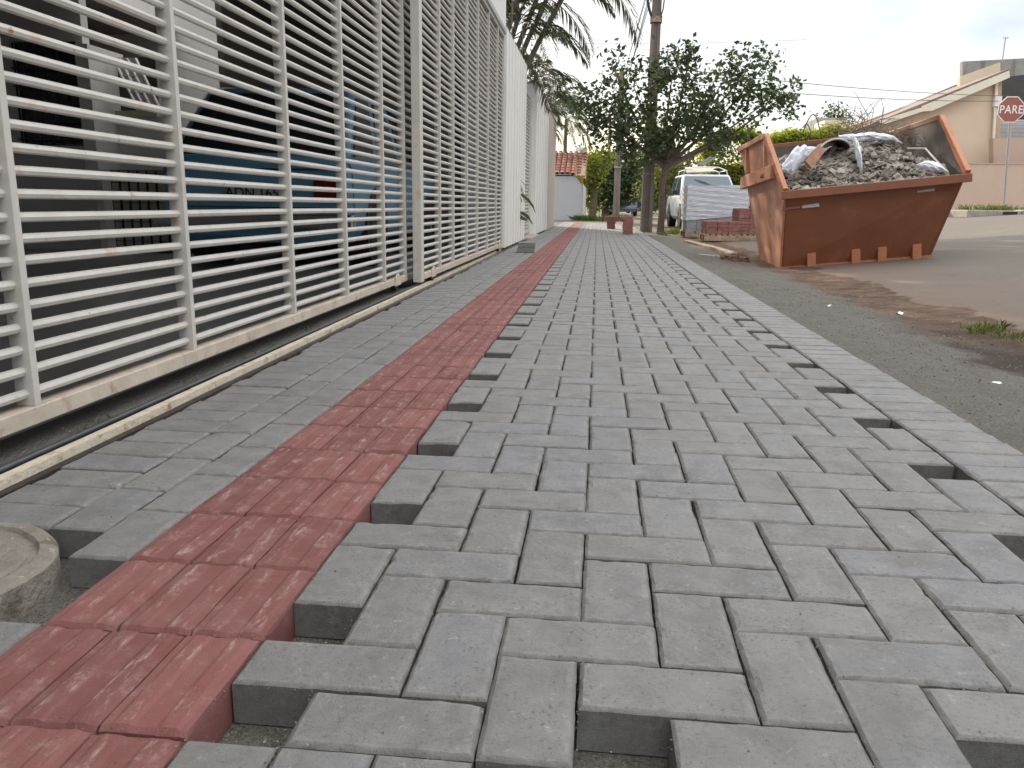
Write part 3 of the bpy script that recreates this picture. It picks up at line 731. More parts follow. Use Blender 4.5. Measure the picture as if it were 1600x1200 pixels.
m_carw = car_mat('white_car_paint', (.50,.55,.62), .25)
zc = T(3.5, 22)+.008
wc = car('parked_car', 'white car with a roof rack parked facing us behind the wrapped pallet', (3.50, 22.0, zc), R(2), 4.1, 1.68, 1.50,
         m_carw, dict(belt=.93, hood=.90, tail=.92, wind=.27, roof0=.43, roof1=.86, back=.98, cuts=(.03,.46,.5,.97)), glassm=m_glassb)
for s in (1,-1):
    lamp(wc, 'headlight', s*.66-.13, -.02, .62, s*.66+.13, .10, .76, m_chrome)
    b = MB(); b.box(s*.93-.08, 1.18, .93, s*.93+.08, 1.26, 1.06); b.build('wing_mirror', m_black, wc, bevel=.02)
b = MB(); b.box(-.80,-.06,.28,.80,.08,.46); b.build('bumper', m_dark, wc, bevel=.02)
b = MB(); b.box(-.4,-.02,.56,.4,.02,.70); b.build('grille', m_black, wc, bevel=.01)
b = MB(); b.box(-.06,1.72,1.33,.06,1.74,1.38); b.build('rear_view_mirror', m_black, wc)
rk = MB()
for y in (1.95, 3.2):
    rk.tube([(-.64,y,1.47),(-.60,y,1.63),(-.35,y,1.72),(.35,y,1.72),(.60,y,1.63),(.64,y,1.47)], .018, 6)
for x in (-.60,.60): rk.tube([(x,1.9,1.63),(x,3.3,1.63)], .016, 6)
rk.tube([(-.35,1.9,1.72),(-.35,3.3,1.72)], .016, 6); rk.tube([(.35,1.9,1.72),(.35,3.3,1.72)], .016, 6)
rk.build('roof_rack', m_chrome, wc, smooth=True)
b = MB(); b.add([(-.5,2.2,1.55),(.32,2.2,1.60),(.28,3.1,1.76),(-.45,3.1,1.74),(-.5,2.2,1.58),(.32,2.2,1.63),(.28,3.1,1.79),(-.45,3.1,1.77)], [(3,2,1,0),(4,5,6,7),(0,1,5,4),(1,2,6,5),(2,3,7,6),(3,0,4,7)])
ld = tag(b.build('board', mat('pale_weathered_board', (.42,.38,.33), .8)), 'pale tilted board tied on the white car roof rack', 'board')
ld.location = (3.50,22.0,zc); ld.rotation_euler = (0,0,R(2))
b = MB(); Mx = Matrix.Translation(at(1098,258,Y=23.6))@Matrix.Rotation(R(-22),4,'Z')@Matrix.Scale(.55,4)
for dx in (0,.30): b.beam(Mx@Vector((dx-.3,0,0)), Mx@Vector((dx+.35,.2,.42)), .03, .05)
for k in range(5): t = .1+.2*k; b.beam(Mx@Vector((-.3+.65*t,.2*t,.42*t)), Mx@Vector((0+.65*t,.2*t,.42*t)), .025, .025)
tag(b.build('step_ladder', m_steel), 'short metal ladder sticking up from the car roof rack', 'ladder')

def suv(label, loc, rz, paint, group):
    o = car('distant_car', label, loc, rz, 4.3, 1.75, 1.68, paint, dict(belt=1.02, hood=1.0, tail=1.0, wind=.25, roof0=.38, roof1=.93, back=.985), group, wr=.34)
    b = MB(); b.tube([(0.05,4.32,.82),(0.05,4.5,.82)], .33, 24); b.build('spare_wheel', m_tyre, o, smooth=True)
    b = MB(); b.box(-.86,4.27,.38,.86,4.42,.56); b.build('bumper', paint, o, bevel=.03)
    for s in (1,-1): lamp(o, 'tail_lamp', s*.80-.07, 4.2, .85, s*.80+.07, 4.33, 1.05, m_lampr)
    b = MB(); b.box(-.22,4.30,.60,.1,4.33,.70); b.build('licence_plate', m_lgrey, o)
    return o
m_suv = car_mat('slate_blue_car_paint', (.17,.21,.28), .3)
p = at(978, 336, Y=52)
suv('slate blue off-road car with a spare wheel on its rear door, far down the street', (p.x, 52+4.3, T(p.x,52)), math.pi-R(3), m_suv, 'cars far down the street')
p = at(995, 330, Y=72)
suv('pale silver car far down the street beyond the slate blue one', (p.x+.1, 72+4.3, T(p.x,72)), math.pi, car_mat('pale_silver_car_paint', (.5,.52,.55), .3), 'cars far down the street')

# ------------------------------------------------------------------ rubble skip
A=Vector((2.29,7.9,.70)); B=Vector((4.06,7.95,.90)); Cc=Vector((4.07,8.8,1.54)); D=Vector((2.21,8.7,1.33)); E_=Vector((2.22,10.4,1.29)); E2=Vector((4.10,10.45,1.50))
G=Vector((2.36,8.15,-.08)); Rb=Vector((3.95,8.3,.075)); F_=Vector((2.44,9.7,-.075)); Fb=Vector((3.98,9.8,.07))
sk = thing('rubble_skip', 'big orange steel skip heaped with rubble and plastic at the roadside', 'skip', tuple(G))
def loc(p): return p-G
def slab(pts, th, inward, name, m, par=sk, bev=0):   # polygon -> thick plate
    n = len(pts); q = [loc(p) for p in pts]; w_ = [p+inward*th for p in q]
    b = MB(); b.add(q+w_, [tuple(range(n)), tuple(range(n,2*n))[::-1]]+[(i,(i+1)%n,n+(i+1)%n,n+i) for i in range(n)])
    return b.build(name, m, par, bevel=bev)
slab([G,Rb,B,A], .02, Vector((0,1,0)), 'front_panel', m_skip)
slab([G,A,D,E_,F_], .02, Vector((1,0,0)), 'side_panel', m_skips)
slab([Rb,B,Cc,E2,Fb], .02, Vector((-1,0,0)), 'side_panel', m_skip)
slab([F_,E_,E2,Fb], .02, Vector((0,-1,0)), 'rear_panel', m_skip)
slab([G,F_,Fb,Rb], .02, Vector((0,0,1)), 'floor_panel', m_skip)
# dark lining inside
for pts, iw in (([G,A,D,E_,F_],Vector((1,0,0))),([Rb,B,Cc,E2,Fb],Vector((-1,0,0))),([F_,E_,E2,Fb],Vector((0,-1,0)))):
    slab([p+iw*.024-Vector((0,0,.01)) for p in pts], .004, iw, 'lining', m_skipi)
def skbeam(a, b, w_, h, name, m, off=Vector(), up=(0,0,1)):
    q = MB(); q.beam(loc(a)+off, loc(b)+off, w_, h, up); return q.build(name, m, sk, bevel=.006)
ex = Vector((1,0,0))*.05
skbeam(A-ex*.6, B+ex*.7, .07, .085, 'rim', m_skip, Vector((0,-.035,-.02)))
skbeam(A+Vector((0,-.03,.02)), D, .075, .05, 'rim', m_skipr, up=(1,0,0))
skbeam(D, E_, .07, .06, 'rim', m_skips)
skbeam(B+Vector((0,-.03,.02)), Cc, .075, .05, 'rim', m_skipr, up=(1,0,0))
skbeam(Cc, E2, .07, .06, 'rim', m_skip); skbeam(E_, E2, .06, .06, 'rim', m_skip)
# side frame: horizontal channel, ribs, hook slot
def onleft(v, u): # v: 0 at base, 1 at top ; u 0 near .. 1 far on left side
    return None
hA = Vector((2.275,8.28,.93)); hB = Vector((2.28,10.2,.86))
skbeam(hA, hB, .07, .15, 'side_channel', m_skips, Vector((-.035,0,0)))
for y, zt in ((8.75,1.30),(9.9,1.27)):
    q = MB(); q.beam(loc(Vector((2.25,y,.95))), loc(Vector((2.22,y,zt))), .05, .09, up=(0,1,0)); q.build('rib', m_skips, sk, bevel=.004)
q = MB(); q.box(-.125,.42,.955,-.085,.60,1.03); q.build('hook_slot', m_skipi, sk)
q = MB(); q.tube([(-.19,.51,.99),(-.05,.51,.99)], .035, 14); q.build('lifting_pin', m_skips, sk, smooth=True)
# sockets under front edge and reflectors
def onfront(u, v): # u 0..1 along, v 0..1 up
    a = G.lerp(Rb, u); c = A.lerp(B, u); return loc(a.lerp(c, v))
for u in (.20,.49,.66,.885):
    p = onfront(u, .075); q = MB(); Mx = Matrix.Translation(p)@Matrix.Rotation(-math.atan2(.155,1.6),4,'Y')
    q.box(-.045,-.045,-.105,.045,.02,.085,Mx); q.build('lug', m_skipr, sk, bevel=.004)
for u, s in ((.155,-1),(.80,1)):
    p = onfront(u, .81 if s < 0 else .87); q = MB(); Mx = Matrix.Translation(p)@Matrix.Rotation(-math.atan2(.2,1.75),4,'Y')@Matrix.Rotation(R(-18),4,'X')
    q.box(-.085,-.012,-.02,.085,.012,.02,Mx); q.build('reflector', m_refl, sk)
    q = MB(); q.box(-.085+s*.19,-.011,-.019,.085+s*.19,.012,.019,Mx); q.build('red_reflector', m_reflr, sk)
q = MB(); q.beam(loc(G)+Vector((0,-.004,0)), loc(Rb)+Vector((0,-.004,0)), .04, .03); q.build('base_edge', m_skipr, sk)

for u in (.33, .72):
    a, c = onfront(u, .14), onfront(u, .90); q = MB(); q.beam(a+Vector((0,-.004,0)), c+Vector((0,-.004,0)), .012, .006, up=(0,1,0)); q.build('weld_seam', m_skip, sk)
# rubble heap inside the skip
def heap(u, v):  # u along x 0..1, v from near rim 0 to far 1
    near = A.lerp(B, u); far = (D.lerp(E_,.9)).lerp(Cc.lerp(E2,.9), u)
    p = near.lerp(far, v)
    z = near.z-.05+.40*ss(0,.6,v)+.10*ss(.5,.9,v)*(1-u)+.04*math.sin(v*5)
    z += .15*math.exp(-((u-.58)/.2)**2)*ss(.05,.45,v)-.12*math.exp(-((u-.92)/.12)**2)*ss(.2,.5,v)
    n = noise.noise(Vector((u*7,v*8,2)))*.06+noise.noise(Vector((u*20,v*22,5)))*.03+noise.noise(Vector((u*50,v*60,5)))*.015
    return Vector((near.x+.03+(Cc.x-D.x-.1)*0 if False else p.x, p.y, z+n))
b = MB(); nu, nv = 90, 80
for i in range(nv+1):
    for k in range(nu+1):
        p = heap(.02+.96*k/nu, .02+.96*i/nv); b.v.append((p.x, p.y, p.z))
for i in range(nv):
    for k in range(nu): a = i*(nu+1)+k; b.f.append((a,a+1,a+nu+2,a+nu+1))
for _ in range(2600):
    u, v = random.uniform(.05,.93), random.random()**1.3*.85+.04; p = heap(u, v)
    r_ = random.choice((.008,.012,.016,.022,.03,.045)) if random.random() < .8 else random.uniform(.03,.07)
    if v < .5 or r_ < .03: rock(b, (p.x,p.y,p.z+r_*.15), r_, .6)
for _ in range(60):
    u, v = random.uniform(.07,.9), random.uniform(.08,.8); p = heap(u, v)
    Mx = Matrix.Translation(p)@Matrix.Rotation(random.uniform(0,6),4,'Z')@Matrix.Rotation(random.uniform(-.7,.7),4,'X')@Matrix.Rotation(random.uniform(-.5,.5),4,'Y')
    l, w_ = random.uniform(.04,.12), random.uniform(.02,.07); b.box(-l,-w_,-.006,l,w_,.008,Mx)
for _ in range(70):
    u, v = random.uniform(.08,.9), random.uniform(.06,.7); p = heap(u, v); rock(b, (p.x,p.y,p.z+.01), random.uniform(.04,.085), random.uniform(.4,.9))
tag(b.build('rubble', m_rub, fix=False), 'grey broken concrete and soil heaped inside the orange skip', 'rubble', kind='stuff')

def crumple(name, label, pts, seed, amp=.35, m=None, group='crumpled plastic bags on the rubble', cat='plastic bag'):
    """crumpled sheet following a spine: pts = (x,y,z,rx,rz) stations"""
    import bmesh
    bm = bmesh.new(); n = 26; rings = []
    st = []
    for i in range(len(pts)-1):
        for t in range(7): st.append([pts[i][k]+(pts[i+1][k]-pts[i][k])*t/7 for k in range(5)])
    st.append(list(pts[-1]))
    for i, (x,y,z,a,c) in enumerate(st):
        ring = []
        e = math.sin(math.pi*min(1,max(.04,(i+.3)/(len(st)))))**.45
        for k in range(n):
            t = 2*math.pi*k/n
            q = 1+amp*noise.noise(Vector((math.cos(t)*2.2+seed, math.sin(t)*2.2, i*.35)))+amp*.7*abs(noise.noise(Vector((math.cos(t)*6+seed, math.sin(t)*6, i*.9))))
            ring.append(bm.verts.new((x+.25*a*math.cos(t)*q*e, y+a*math.cos(t)*q*e, z+c*math.sin(t)*q*e)))
        rings.append(ring)
    for i in range(len(rings)-1):
        for k in range(n): bm.faces.new((rings[i][k],rings[i][(k+1)%n],rings[i+1][(k+1)%n],rings[i+1][k]))
    bm.faces.new(rings[0][::-1]); bm.faces.new(rings[-1]); bmesh.ops.recalc_face_normals(bm, faces=bm.faces)
    me = bpy.data.meshes.new(name); bm.to_mesh(me); bm.free(); me.materials.append(m or m_bag)
    o = bpy.data.objects.new(name, me); C.objects.link(o); return tag(o, label, cat, group)
def ap(px, py, Y): return at(px, py, Y=Y)
def spine(lst): return [(*ap(px,py,Y), a*1.45, c*1.45) for px,py,Y,a,c in lst]
crumple('plastic_bag', 'large white plastic bag at the left end of the skip', spine([(1222,262,8.2,.05,.06),(1240,252,8.35,.07,.09),(1258,240,8.5,.07,.055),(1278,232,8.6,.03,.02)]), 1)
crumple('plastic_bag', 'white plastic bag standing twisted in the middle of the rubble', spine([(1332,212,8.75,.01,.015),(1336,226,8.6,.05,.05),(1343,246,8.45,.08,.07),(1347,264,8.3,.09,.06)]), 5)
crumple('plastic_bag', 'flattened white plastic bag near the right end of the skip', spine([(1432,258,8.25,.03,.015),(1450,258,8.2,.05,.035),(1466,263,8.15,.05,.03),(1482,268,8.1,.03,.01)]), 9)
crumple('plastic_sheet', 'long pale plastic sheet draped along the top of the rubble', spine([(1310,214,9.0,.06,.03),(1335,216,9.0,.05,.035),(1365,213,9.0,.05,.03),(1395,216,9.0,.03,.02),(1410,224,9.0,.02,.01)]), 13, cat='plastic sheet')
# bent black sheet with a pale edge
t_ = thing('bent_black_panel', 'bent black plastic panel with a pale edge arching over the rubble', 'plastic panel', tuple(ap(1305,240,8.75)))
o0 = Vector(t_.location); b = MB(); e1 = []
for i in range(13):
    a = math.pi*(.08+.80*i/12); c = ap(1303,246,8.72)-o0
    x = -.185*math.cos(a)*1.0; z = .17*math.sin(a)+.05*(i/12)
    e1.append(c+Vector((x,0,z)))
b.v = [tuple(p) for p in e1]+[tuple(p*.93+Vector((.0,.42,-.02))) for p in e1]
b.f = [(i,i+1,14+i,13+i) for i in range(12)]; ob = b.build('panel', m_black, t_, smooth=True)
sm = ob.modifiers.new('solid','SOLIDIFY'); sm.thickness = .012
MB().tube(e1, .012, 6).build('edge_trim', m_refl, t_, smooth=True)
b = MB(); b.beam(ap(1262,258,8.35), ap(1283,232,8.6), .10, .03, up=(0,1,0)); tag(b.build('clay_tile', m_clay), 'red brown clay tile leaning beside the large white bag', 'tile')
# dry branches
b = MB()
for _ in range(300):
    p = heap(random.uniform(.55,.95), random.uniform(.5,.95))+Vector((0,0,random.uniform(0,.24)))
    d = Vector((random.gauss(0,1),random.gauss(-.2,.6),random.gauss(.5,.5))).normalized(); l = random.uniform(.12,.42); q = p+d*l*.5+Vector((random.gauss(0,.03),0,.03))
    b.tube([p, q, p+d*l+Vector((random.gauss(0,.05),0,-.03))], [.004,.003,.0015], 4)
tag(b.build('dry_branches', m_twig, fix=False), 'tangle of dry brown twigs in the far right corner of the skip', 'twigs', kind='stuff')
b = MB(); b.tube([ap(1418,232,8.9),ap(1446,232,8.75),ap(1462,250,8.4),ap(1478,267,8.1)], .011, 6); tag(b.build('bent_pipe', m_refl), 'thin pale bent pipe lying on the right side of the rubble', 'pipe')
b = MB(); 
for c0, c1, hgt in (((1252,214,10.2),(1283,215,10.2),.28),((1254,200,10.2),(1268,215,10.1),.1)):
    a0, a1 = ap(*c0), ap(*c1); b.tube([a0.lerp(a1,i/10)+Vector((0,0,hgt*math.sin(math.pi*i/10))) for i in range(11)], .007, 5)
tag(b.build('wire_loop', m_rail), 'thin bent wire looping above the rear edge of the skip', 'wire')

# ------------------------------------------------------------------ pallets and brick stacks
def pallet(label, x0, y0, x1, y1, z):
    t = thing('wooden_pallet', label, 'pallet', (x0,y0,z)); w_, l = x1-x0, y1-y0
    b = MB(); n = 6
    for i in range(n): a = w_*i/n; b.box(a, 0, .10, a+w_/n-.03, l, .12)
    b.build('top_boards', m_lwood, t)
    b = MB()
    for v in (0, l/2-.05, l-.1): b.box(0, v, .02, w_-.03, v+.1, .098)
    b.build('blocks', m_lwood, t)
    b = MB()
    for v in (0, l/2-.05, l-.1): b.box(.0, v+.003, 0, w_-.032, v+.097, .018)
    b.build('bottom_boards', m_lwood, t)
zg = T(2.6,17)+.012
pallet('wooden pallet under the wrapped grey pavers', 2.18, 16.4, 3.42, 17.5, zg)
pk = thing('wrapped_pavers', 'block of grey pavers wrapped in shiny clear plastic on a pallet', 'paver stack', (2.20,16.42,zg+.122))
b = MB(); nx_, ny_, nz_ = 6, 5, 15
for i in range(nx_):
    for j in range(ny_):
        for k in range(nz_):
            if 0 < i < nx_-1 and 0 < j < ny_-1 and k < nz_-1: continue
            b.box(i*.2+.003, j*.21+.003, k*.061, i*.2+.197, j*.21+.207, k*.061+.058)
b.build('pavers', m_gpal, pk, fix=False)
b = MB(); zs = [.24,.36,.48,.6,.72,.84,.94]; n = 60
def wrapp(k, z):
    t = k/n*4; s = int(t) % 4; f = t-int(t); w_, l = 1.215, 1.065; q = .012+.010*abs(noise.noise(Vector((k*.9,z*14,2))))+.006*math.sin(z*60+k*.4)
    c = [(-q+f*(w_+2*q)-.004,-q),(w_+q,-q+f*(l+2*q)),(w_+q-f*(w_+2*q),l+q),(-q,l+q-f*(l+2*q))][s]
    dz = -.12*(f if s == 0 else (1 if s == 1 else (1-f if s == 2 else 0))) if z < .3 else 0
    return (c[0], c[1], z+abs(dz)*1.0)
for z in lines([(.22,.93,.03)]):
    for k in range(n): b.v.append(wrapp(k, z))
nr = len(b.v)//n
for i in range(nr-1):
    for k in range(n): b.f.append((i*n+k,i*n+(k+1)%n,(i+1)*n+(k+1)%n,(i+1)*n+k))
b.f.append(tuple((nr-1)*n+k for k in range(n)))
def wrap_mat():
    m = bpy.data.materials.new('clear_wrap_film'); m.use_nodes = True; t = m.node_tree; t.nodes.clear()
    vec = N(t,'ShaderNodeTexCoord').outputs['Object']
    g = N(t,'ShaderNodeBsdfPrincipled'); g.inputs['Base Color'].default_value = (.72,.75,.82,1); g.inputs['Roughness'].default_value = .22
    mpn = N(t,'ShaderNodeMapping'); mpn.inputs['Scale'].default_value = (1,1,6); t.links.new(vec, mpn.inputs[0])
    nn = noi(t, mpn.outputs[0], 5, 5, .65, .4)
    bn = N(t,'ShaderNodeBump'); bn.inputs['Strength'].default_value = .8; bn.inputs['Distance'].default_value = .03; t.links.new(nn, bn.inputs['Height']); t.links.new(bn.outputs[0], g.inputs['Normal'])
    tr = N(t,'ShaderNodeBsdfTransparent'); ms = N(t,'ShaderNodeMixShader'); t.links.new(ramp(t, nn, .3,.75,.6,.97), ms.inputs[0])
    t.links.new(tr.outputs[0], ms.inputs[1]); t.links.new(g.outputs[0], ms.inputs[2]); o = N(t,'ShaderNodeOutputMaterial'); t.links.new(ms.outputs[0], o.inputs[0]); return m
b.build('plastic_wrap', wrap_mat(), pk, smooth=True, fix=False)
zr = T(2.8,15)+.012
pallet('wooden pallet under the low stack of red bricks', 2.36, 14.6, 3.0, 15.5, zr)
pallet('wooden pallet under the taller stack of red bricks behind the skip', 2.98, 14.9, 3.62, 15.9, zr)
def brick_mesh(nm, m):
    b = MB(); b.box(0,0,0,.194,.098,.058); o = b.build(nm, m, bevel=.004); return o
br0 = brick_mesh('red_brick', m_rbrick); used = [False]
def put(src, flag, x, y, z, rz, label, group):
    if not flag[0]: o = src; flag[0] = True
    else: o = src.copy(); C.objects.link(o)
    o.location = (x,y,z); o.rotation_euler = (0,0,rz); return tag(o, label, 'brick', group)
def stack(x0, y0, z0, nx_, ny_, nz_, label, group, src=br0, flag=used, jit=.006):
    for k in range(nz_):
        for i in range(nx_):
            for j in range(ny_):
                if 0 < i < nx_-1 and 0 < j < ny_-1 and k < nz_-1: continue
                put(src, flag, x0+i*.2+random.uniform(-jit,jit), y0+j*.101+random.uniform(-jit,jit), z0+k*.0595, random.uniform(-.03,.03), label, group)
stack(2.38, 14.64, zr+.121, 3, 8, 4, 'red paving brick in the low stack on the pallet beside the wrapped pavers', 'bricks of the low red stack')
stack(3.00, 14.94, zr+.121, 3, 8, 8, 'red paving brick in the taller palletised stack half hidden by the skip', 'bricks of the tall red stack')
# two little piles standing on the pavement
def pile(px, py, Y, layers, label, group, lean):
    p = at(px, py, Y=Y)
    for k in range(layers):
        wx = 0 if k < layers-2 else lean
        for j in range(2): put(br0, used, p.x-.10+random.uniform(-.012,.012)-wx, Y+j*.1, .002+k*.0595, random.uniform(-.07,.07), label, group)
        if k >= layers-2 and lean: put(br0, used, p.x+.10-wx+.003, Y+.02, .002+k*.0595, .02, label, group)
pile(955, 356, 19.6, 5, 'red paving brick in the farther small pile on the pavement', 'bricks of the farther pavement pile', .06)
pile(981, 364, 15.6, 6, 'red paving brick in the nearer small pile on the pavement', 'bricks of the nearer pavement pile', .0)
gb0 = brick_mesh('grey_brick', m_gbrick); gf = [False]; p = at(820, 395, Z=0)
for k in range(2):
    for j in range(2): 
        o = put(gb0, gf, p.x-.09+.012*k*(1-j), p.y+j*.105, .002+k*.0595, random.uniform(-.04,.04), ('upper' if k else 'lower')+(' front' if j == 0 else ' rear')+' grey paving brick of the small pile by the ribbed wall', 'grey bricks piled by the ribbed wall')
# lumps of earth / broken kerb before the skip
def boulder(name, label, cat, c, r, m, sq=(1,1,.6), seed=0):
    import bmesh
    bm = bmesh.new(); bmesh.ops.create_icosphere(bm, subdivisions=4, radius=1)
    for v in bm.verts:
        q = v.co.copy(); k = 1+.35*noise.noise(q*1.4+Vector((seed,0,0)))+.14*noise.noise(q*5+Vector((0,seed,0)))+.06*noise.noise(q*13)
        v.co = Vector((q.x*sq[0],q.y*sq[1],q.z*sq[2]))*k*r
    me = bpy.data.meshes.new(name); bm.to_mesh(me); bm.free(); me.materials.append(m)
    o = bpy.data.objects.new(name, me); C.objects.link(o); o.location = c; return tag(o, label, cat)
m_root = mat('reddish_soil_lump', (.19,.12,.085), .95, .4, 12, bump=.8, bscale=60)
p = at(1148, 408, Z=-.07); boulder('soil_lump', 'reddish lump of soil and roots lying before the orange skip', 'soil lump', (p.x,p.y,-.05), .15, m_root, (1.15,.8,.55), 3)
p = at(1105, 402, Z=-.07); boulder('stone_slab', 'flat pale stone beside the reddish soil lump', 'stone', (p.x,p.y,-.065), .15, m_conc, (1.2,.8,.22), 9)
b = MB(); pts = [at(1072,378,Z=-.06), at(1120,390,Z=-.06), at(1150,400,Z=-.06)]
for a, c in zip(pts, pts[1:]): b.beam(a+Vector((0,0,.0)), c+Vector((0,-.02,.0)), .12, .07)
tag(b.build('old_kerb', m_lwood, bevel=.01), 'old half buried kerb edge running from the pallets to the skip', 'kerb')

nb = thing('added_shade_house', 'unseen two storey white house added behind the ribbed wall to shade the street', 'house', (-4.6,10.6,0))  # unseen house added as an occluder so the street falls in shade
b = MB(); b.box(-9,0,0,0,15,6.4); b.build('wall', m_white, nb)
b = MB(); b.box(-9.3,-.3,6.4,.3,15.3,6.6); b.build('roof', m_conc, nb)
for y in (2,6,10): b = MB(); b.box(-.05,y,3.9,.02,y+1.6,5.2); b.build('window', m_glass, nb)
for k_, (px_, py_2, sz_) in enumerate(((1405,489,.022),(1558,600,.028),(1296,478,.014))):
    p = at(px_, py_2, Z=-.075); p = at(px_, py_2, Z=T(p.x,p.y)+.012); b = MB()
    for i in range(4):
        for j in range(4): b.v.append((p.x+(i-1.5)*sz_*.6+random.uniform(-.004,.004), p.y+(j-1.5)*sz_*.5+random.uniform(-.004,.004), p.z+random.uniform(-.010,.010)))
    for i in range(3):
        for j in range(3): a = i*4+j; b.f.append((a,a+1,a+5,a+4))
    tag(b.build('paper_scrap', m_signw), ('small crumpled white scrap on the reddish dirt before the skip','white scrap at the edge of the dark wet soil on the right','tiny white scrap near the gravel, closest to the skip')[k_], 'litter', 'white scraps on the dirt')
# ------------------------------------------------------------------ street walls on the left
def ribbed(name, label, y0, y1, z0, z1, X0, X1, m, pitch=.36):
    o = thing(name, label, 'wall', (X0,y0,0)); b = MB(); L = y1-y0
    b.prism([(0,0),(L,0),(L,z1),(0,z0)], -.16, -.02)
    b.build('wall_face', m, o)
    n = int(L/pitch); r_ = MB()
    for i in range(n):
        a = i*pitch+.02+random.uniform(-.02,.02); c = a+pitch-.10; za = z0+(z1-z0)*a/L-.02; zc_ = z0+(z1-z0)*c/L-.02
        r_.hexa([(-.03,a,.02),(.045,a+.012,.02),(.045,c-.012,.02),(-.03,c,.02),(-.03,a,za),(.045,a+.012,za),(.045,c-.012,zc_),(-.03,c,zc_)])
    r_.build('ribs', m, o)
    cp = MB(); cp.hexa([(-.19,0,z0),(.012,0,z0),(.012,L,z1),(-.19,L,z1),(-.19,0,z0+.035),(.012,0,z0+.035),(.012,L,z1+.035),(-.19,L,z1+.035)]); cp.build('coping', m_conc, o)
    return o
WX = -.80
def yz(px, py, X=WX): v = at(px, py, X=X); return v.y, v.z
y0, z0 = yz(785, 60); y1, z1 = yz(818, 112); ya, _ = yz(783, 300); yb, _ = yz(819, 300)
ribbed('ribbed_wall', 'white ribbed wall with peeling paint just beyond the gate', ya, yb, 2.62, 2.62, WX, WX, m_ribw)
yc, _ = yz(832, 300)
lg = thing('louvred_door', 'narrow white louvred door between the two white wall sections', 'door', (WX-.06, yb+.02, 0)); L = yc-yb-.04
b = MB(); b.box(-.03,0,.06,.0,.06,2.42); b.box(-.03,L-.06,.06,.0,L,2.42); b.box(-.03,.06,.06,-.0,L-.06,.12); b.box(-.03,.06,2.36,-.0,L-.06,2.42); b.build('frame', m_gate, lg)
b = MB(); z = .15
while z < 2.33: b.box(-.028,.06,z,-.006,L-.06,z+.028); z += .058
b.build('louvres', m_gate, lg)
yd, _ = yz(854, 300); ye, _ = yz(867, 300)
w3 = ribbed('smooth_white_wall', 'white wall section with intercom beyond the louvred door', yc, yd, 2.62, 2.70, WX, WX, m_ribw, pitch=.52)
b = MB(); b.box(.002,.9,1.45,.03,1.02,1.62); b.build('intercom', m_black, w3)
b = MB(); b.box(.002,.3,1.62,.015,.62,2.0); b.build('notice', m_signw, w3)
b = MB(); b.box(WX-.35, yd+.02, -.02, WX+.0, ye, 2.66); b.box(WX-.38, yd+.01, 2.66, WX+.02, ye+.02, 2.70); tag(b.build('beige_pillar', m_beigew, bevel=.01), 'beige rendered wall end at the street corner', 'wall')
b = MB(); b.box(WX-.05, yb-.0, -.01, WX+.12, yc+.1, .03); tag(b.build('door_step', m_beigew, bevel=.008), 'low pale step below the louvred door', 'step')
# electric fence posts along the wall top
ef = thing('electric_fence', 'thin electric fence with metal posts and wires along the wall top', 'fence', (WX-.1, ya+.3, 2.65))
fy = [0, 1.6, 3.2, 4.8, 6.4, 8.0, 9.6, 11.2]
for y in fy:
    b = MB(); b.tube([(0,y,0),(0,y,.72)], .006, 6); b.tube([(0,y,.75),(.05,y,.755)], .007, 6)
    for k in range(4): b.tube([(0,y,.15+k*.17),(.04,y,.15+k*.17)], .011, 6)
    b.build('fence_post', m_pole, ef)
b = MB()
for k in range(4): b.tube([(.04,y,.15+k*.17) for y in fy], .0022, 4)
b.build('fence_wires', m_steel, ef)

# ------------------------------------------------------------------ vegetation
def leaves(mbd, pts, size, spread, per, up=.3, elong=1.9, rs=None):
    rr = rs or random
    for p in pts:
        for _ in range(per):
            d = Vector((rr.gauss(0,1),rr.gauss(0,1),rr.gauss(0,1))); c = Vector(p)+d*spread*.55
            a = Vector((rr.gauss(0,1),rr.gauss(0,1),rr.gauss(up,.7))).normalized(); n = Vector((rr.gauss(0,1),rr.gauss(0,1),rr.gauss(.4,1)))
            s_ = a.cross(n);
            if s_.length < .1: continue
            s_.normalize(); l = size*rr.uniform(.6,1.25); wd = l/elong; nn = a.cross(s_)*l*.10
            b = len(mbd.v); m1 = c+a*l*.45
            mbd.v += [tuple(c), tuple(m1+s_*wd*.5+nn), tuple(c+a*l), tuple(m1-s_*wd*.5+nn)]
            mbd.f.append((b,b+1,b+2,b+3))
def inell(c, r, n, shell=.0):
    o = []
    while len(o) < n:
        q = Vector((random.uniform(-1,1),random.uniform(-1,1),random.uniform(-1,1))); l = q.length
        if shell < l < 1: o.append(Vector((c[0]+q.x*r[0], c[1]+q.y*r[1], c[2]+q.z*r[2])))
    return o
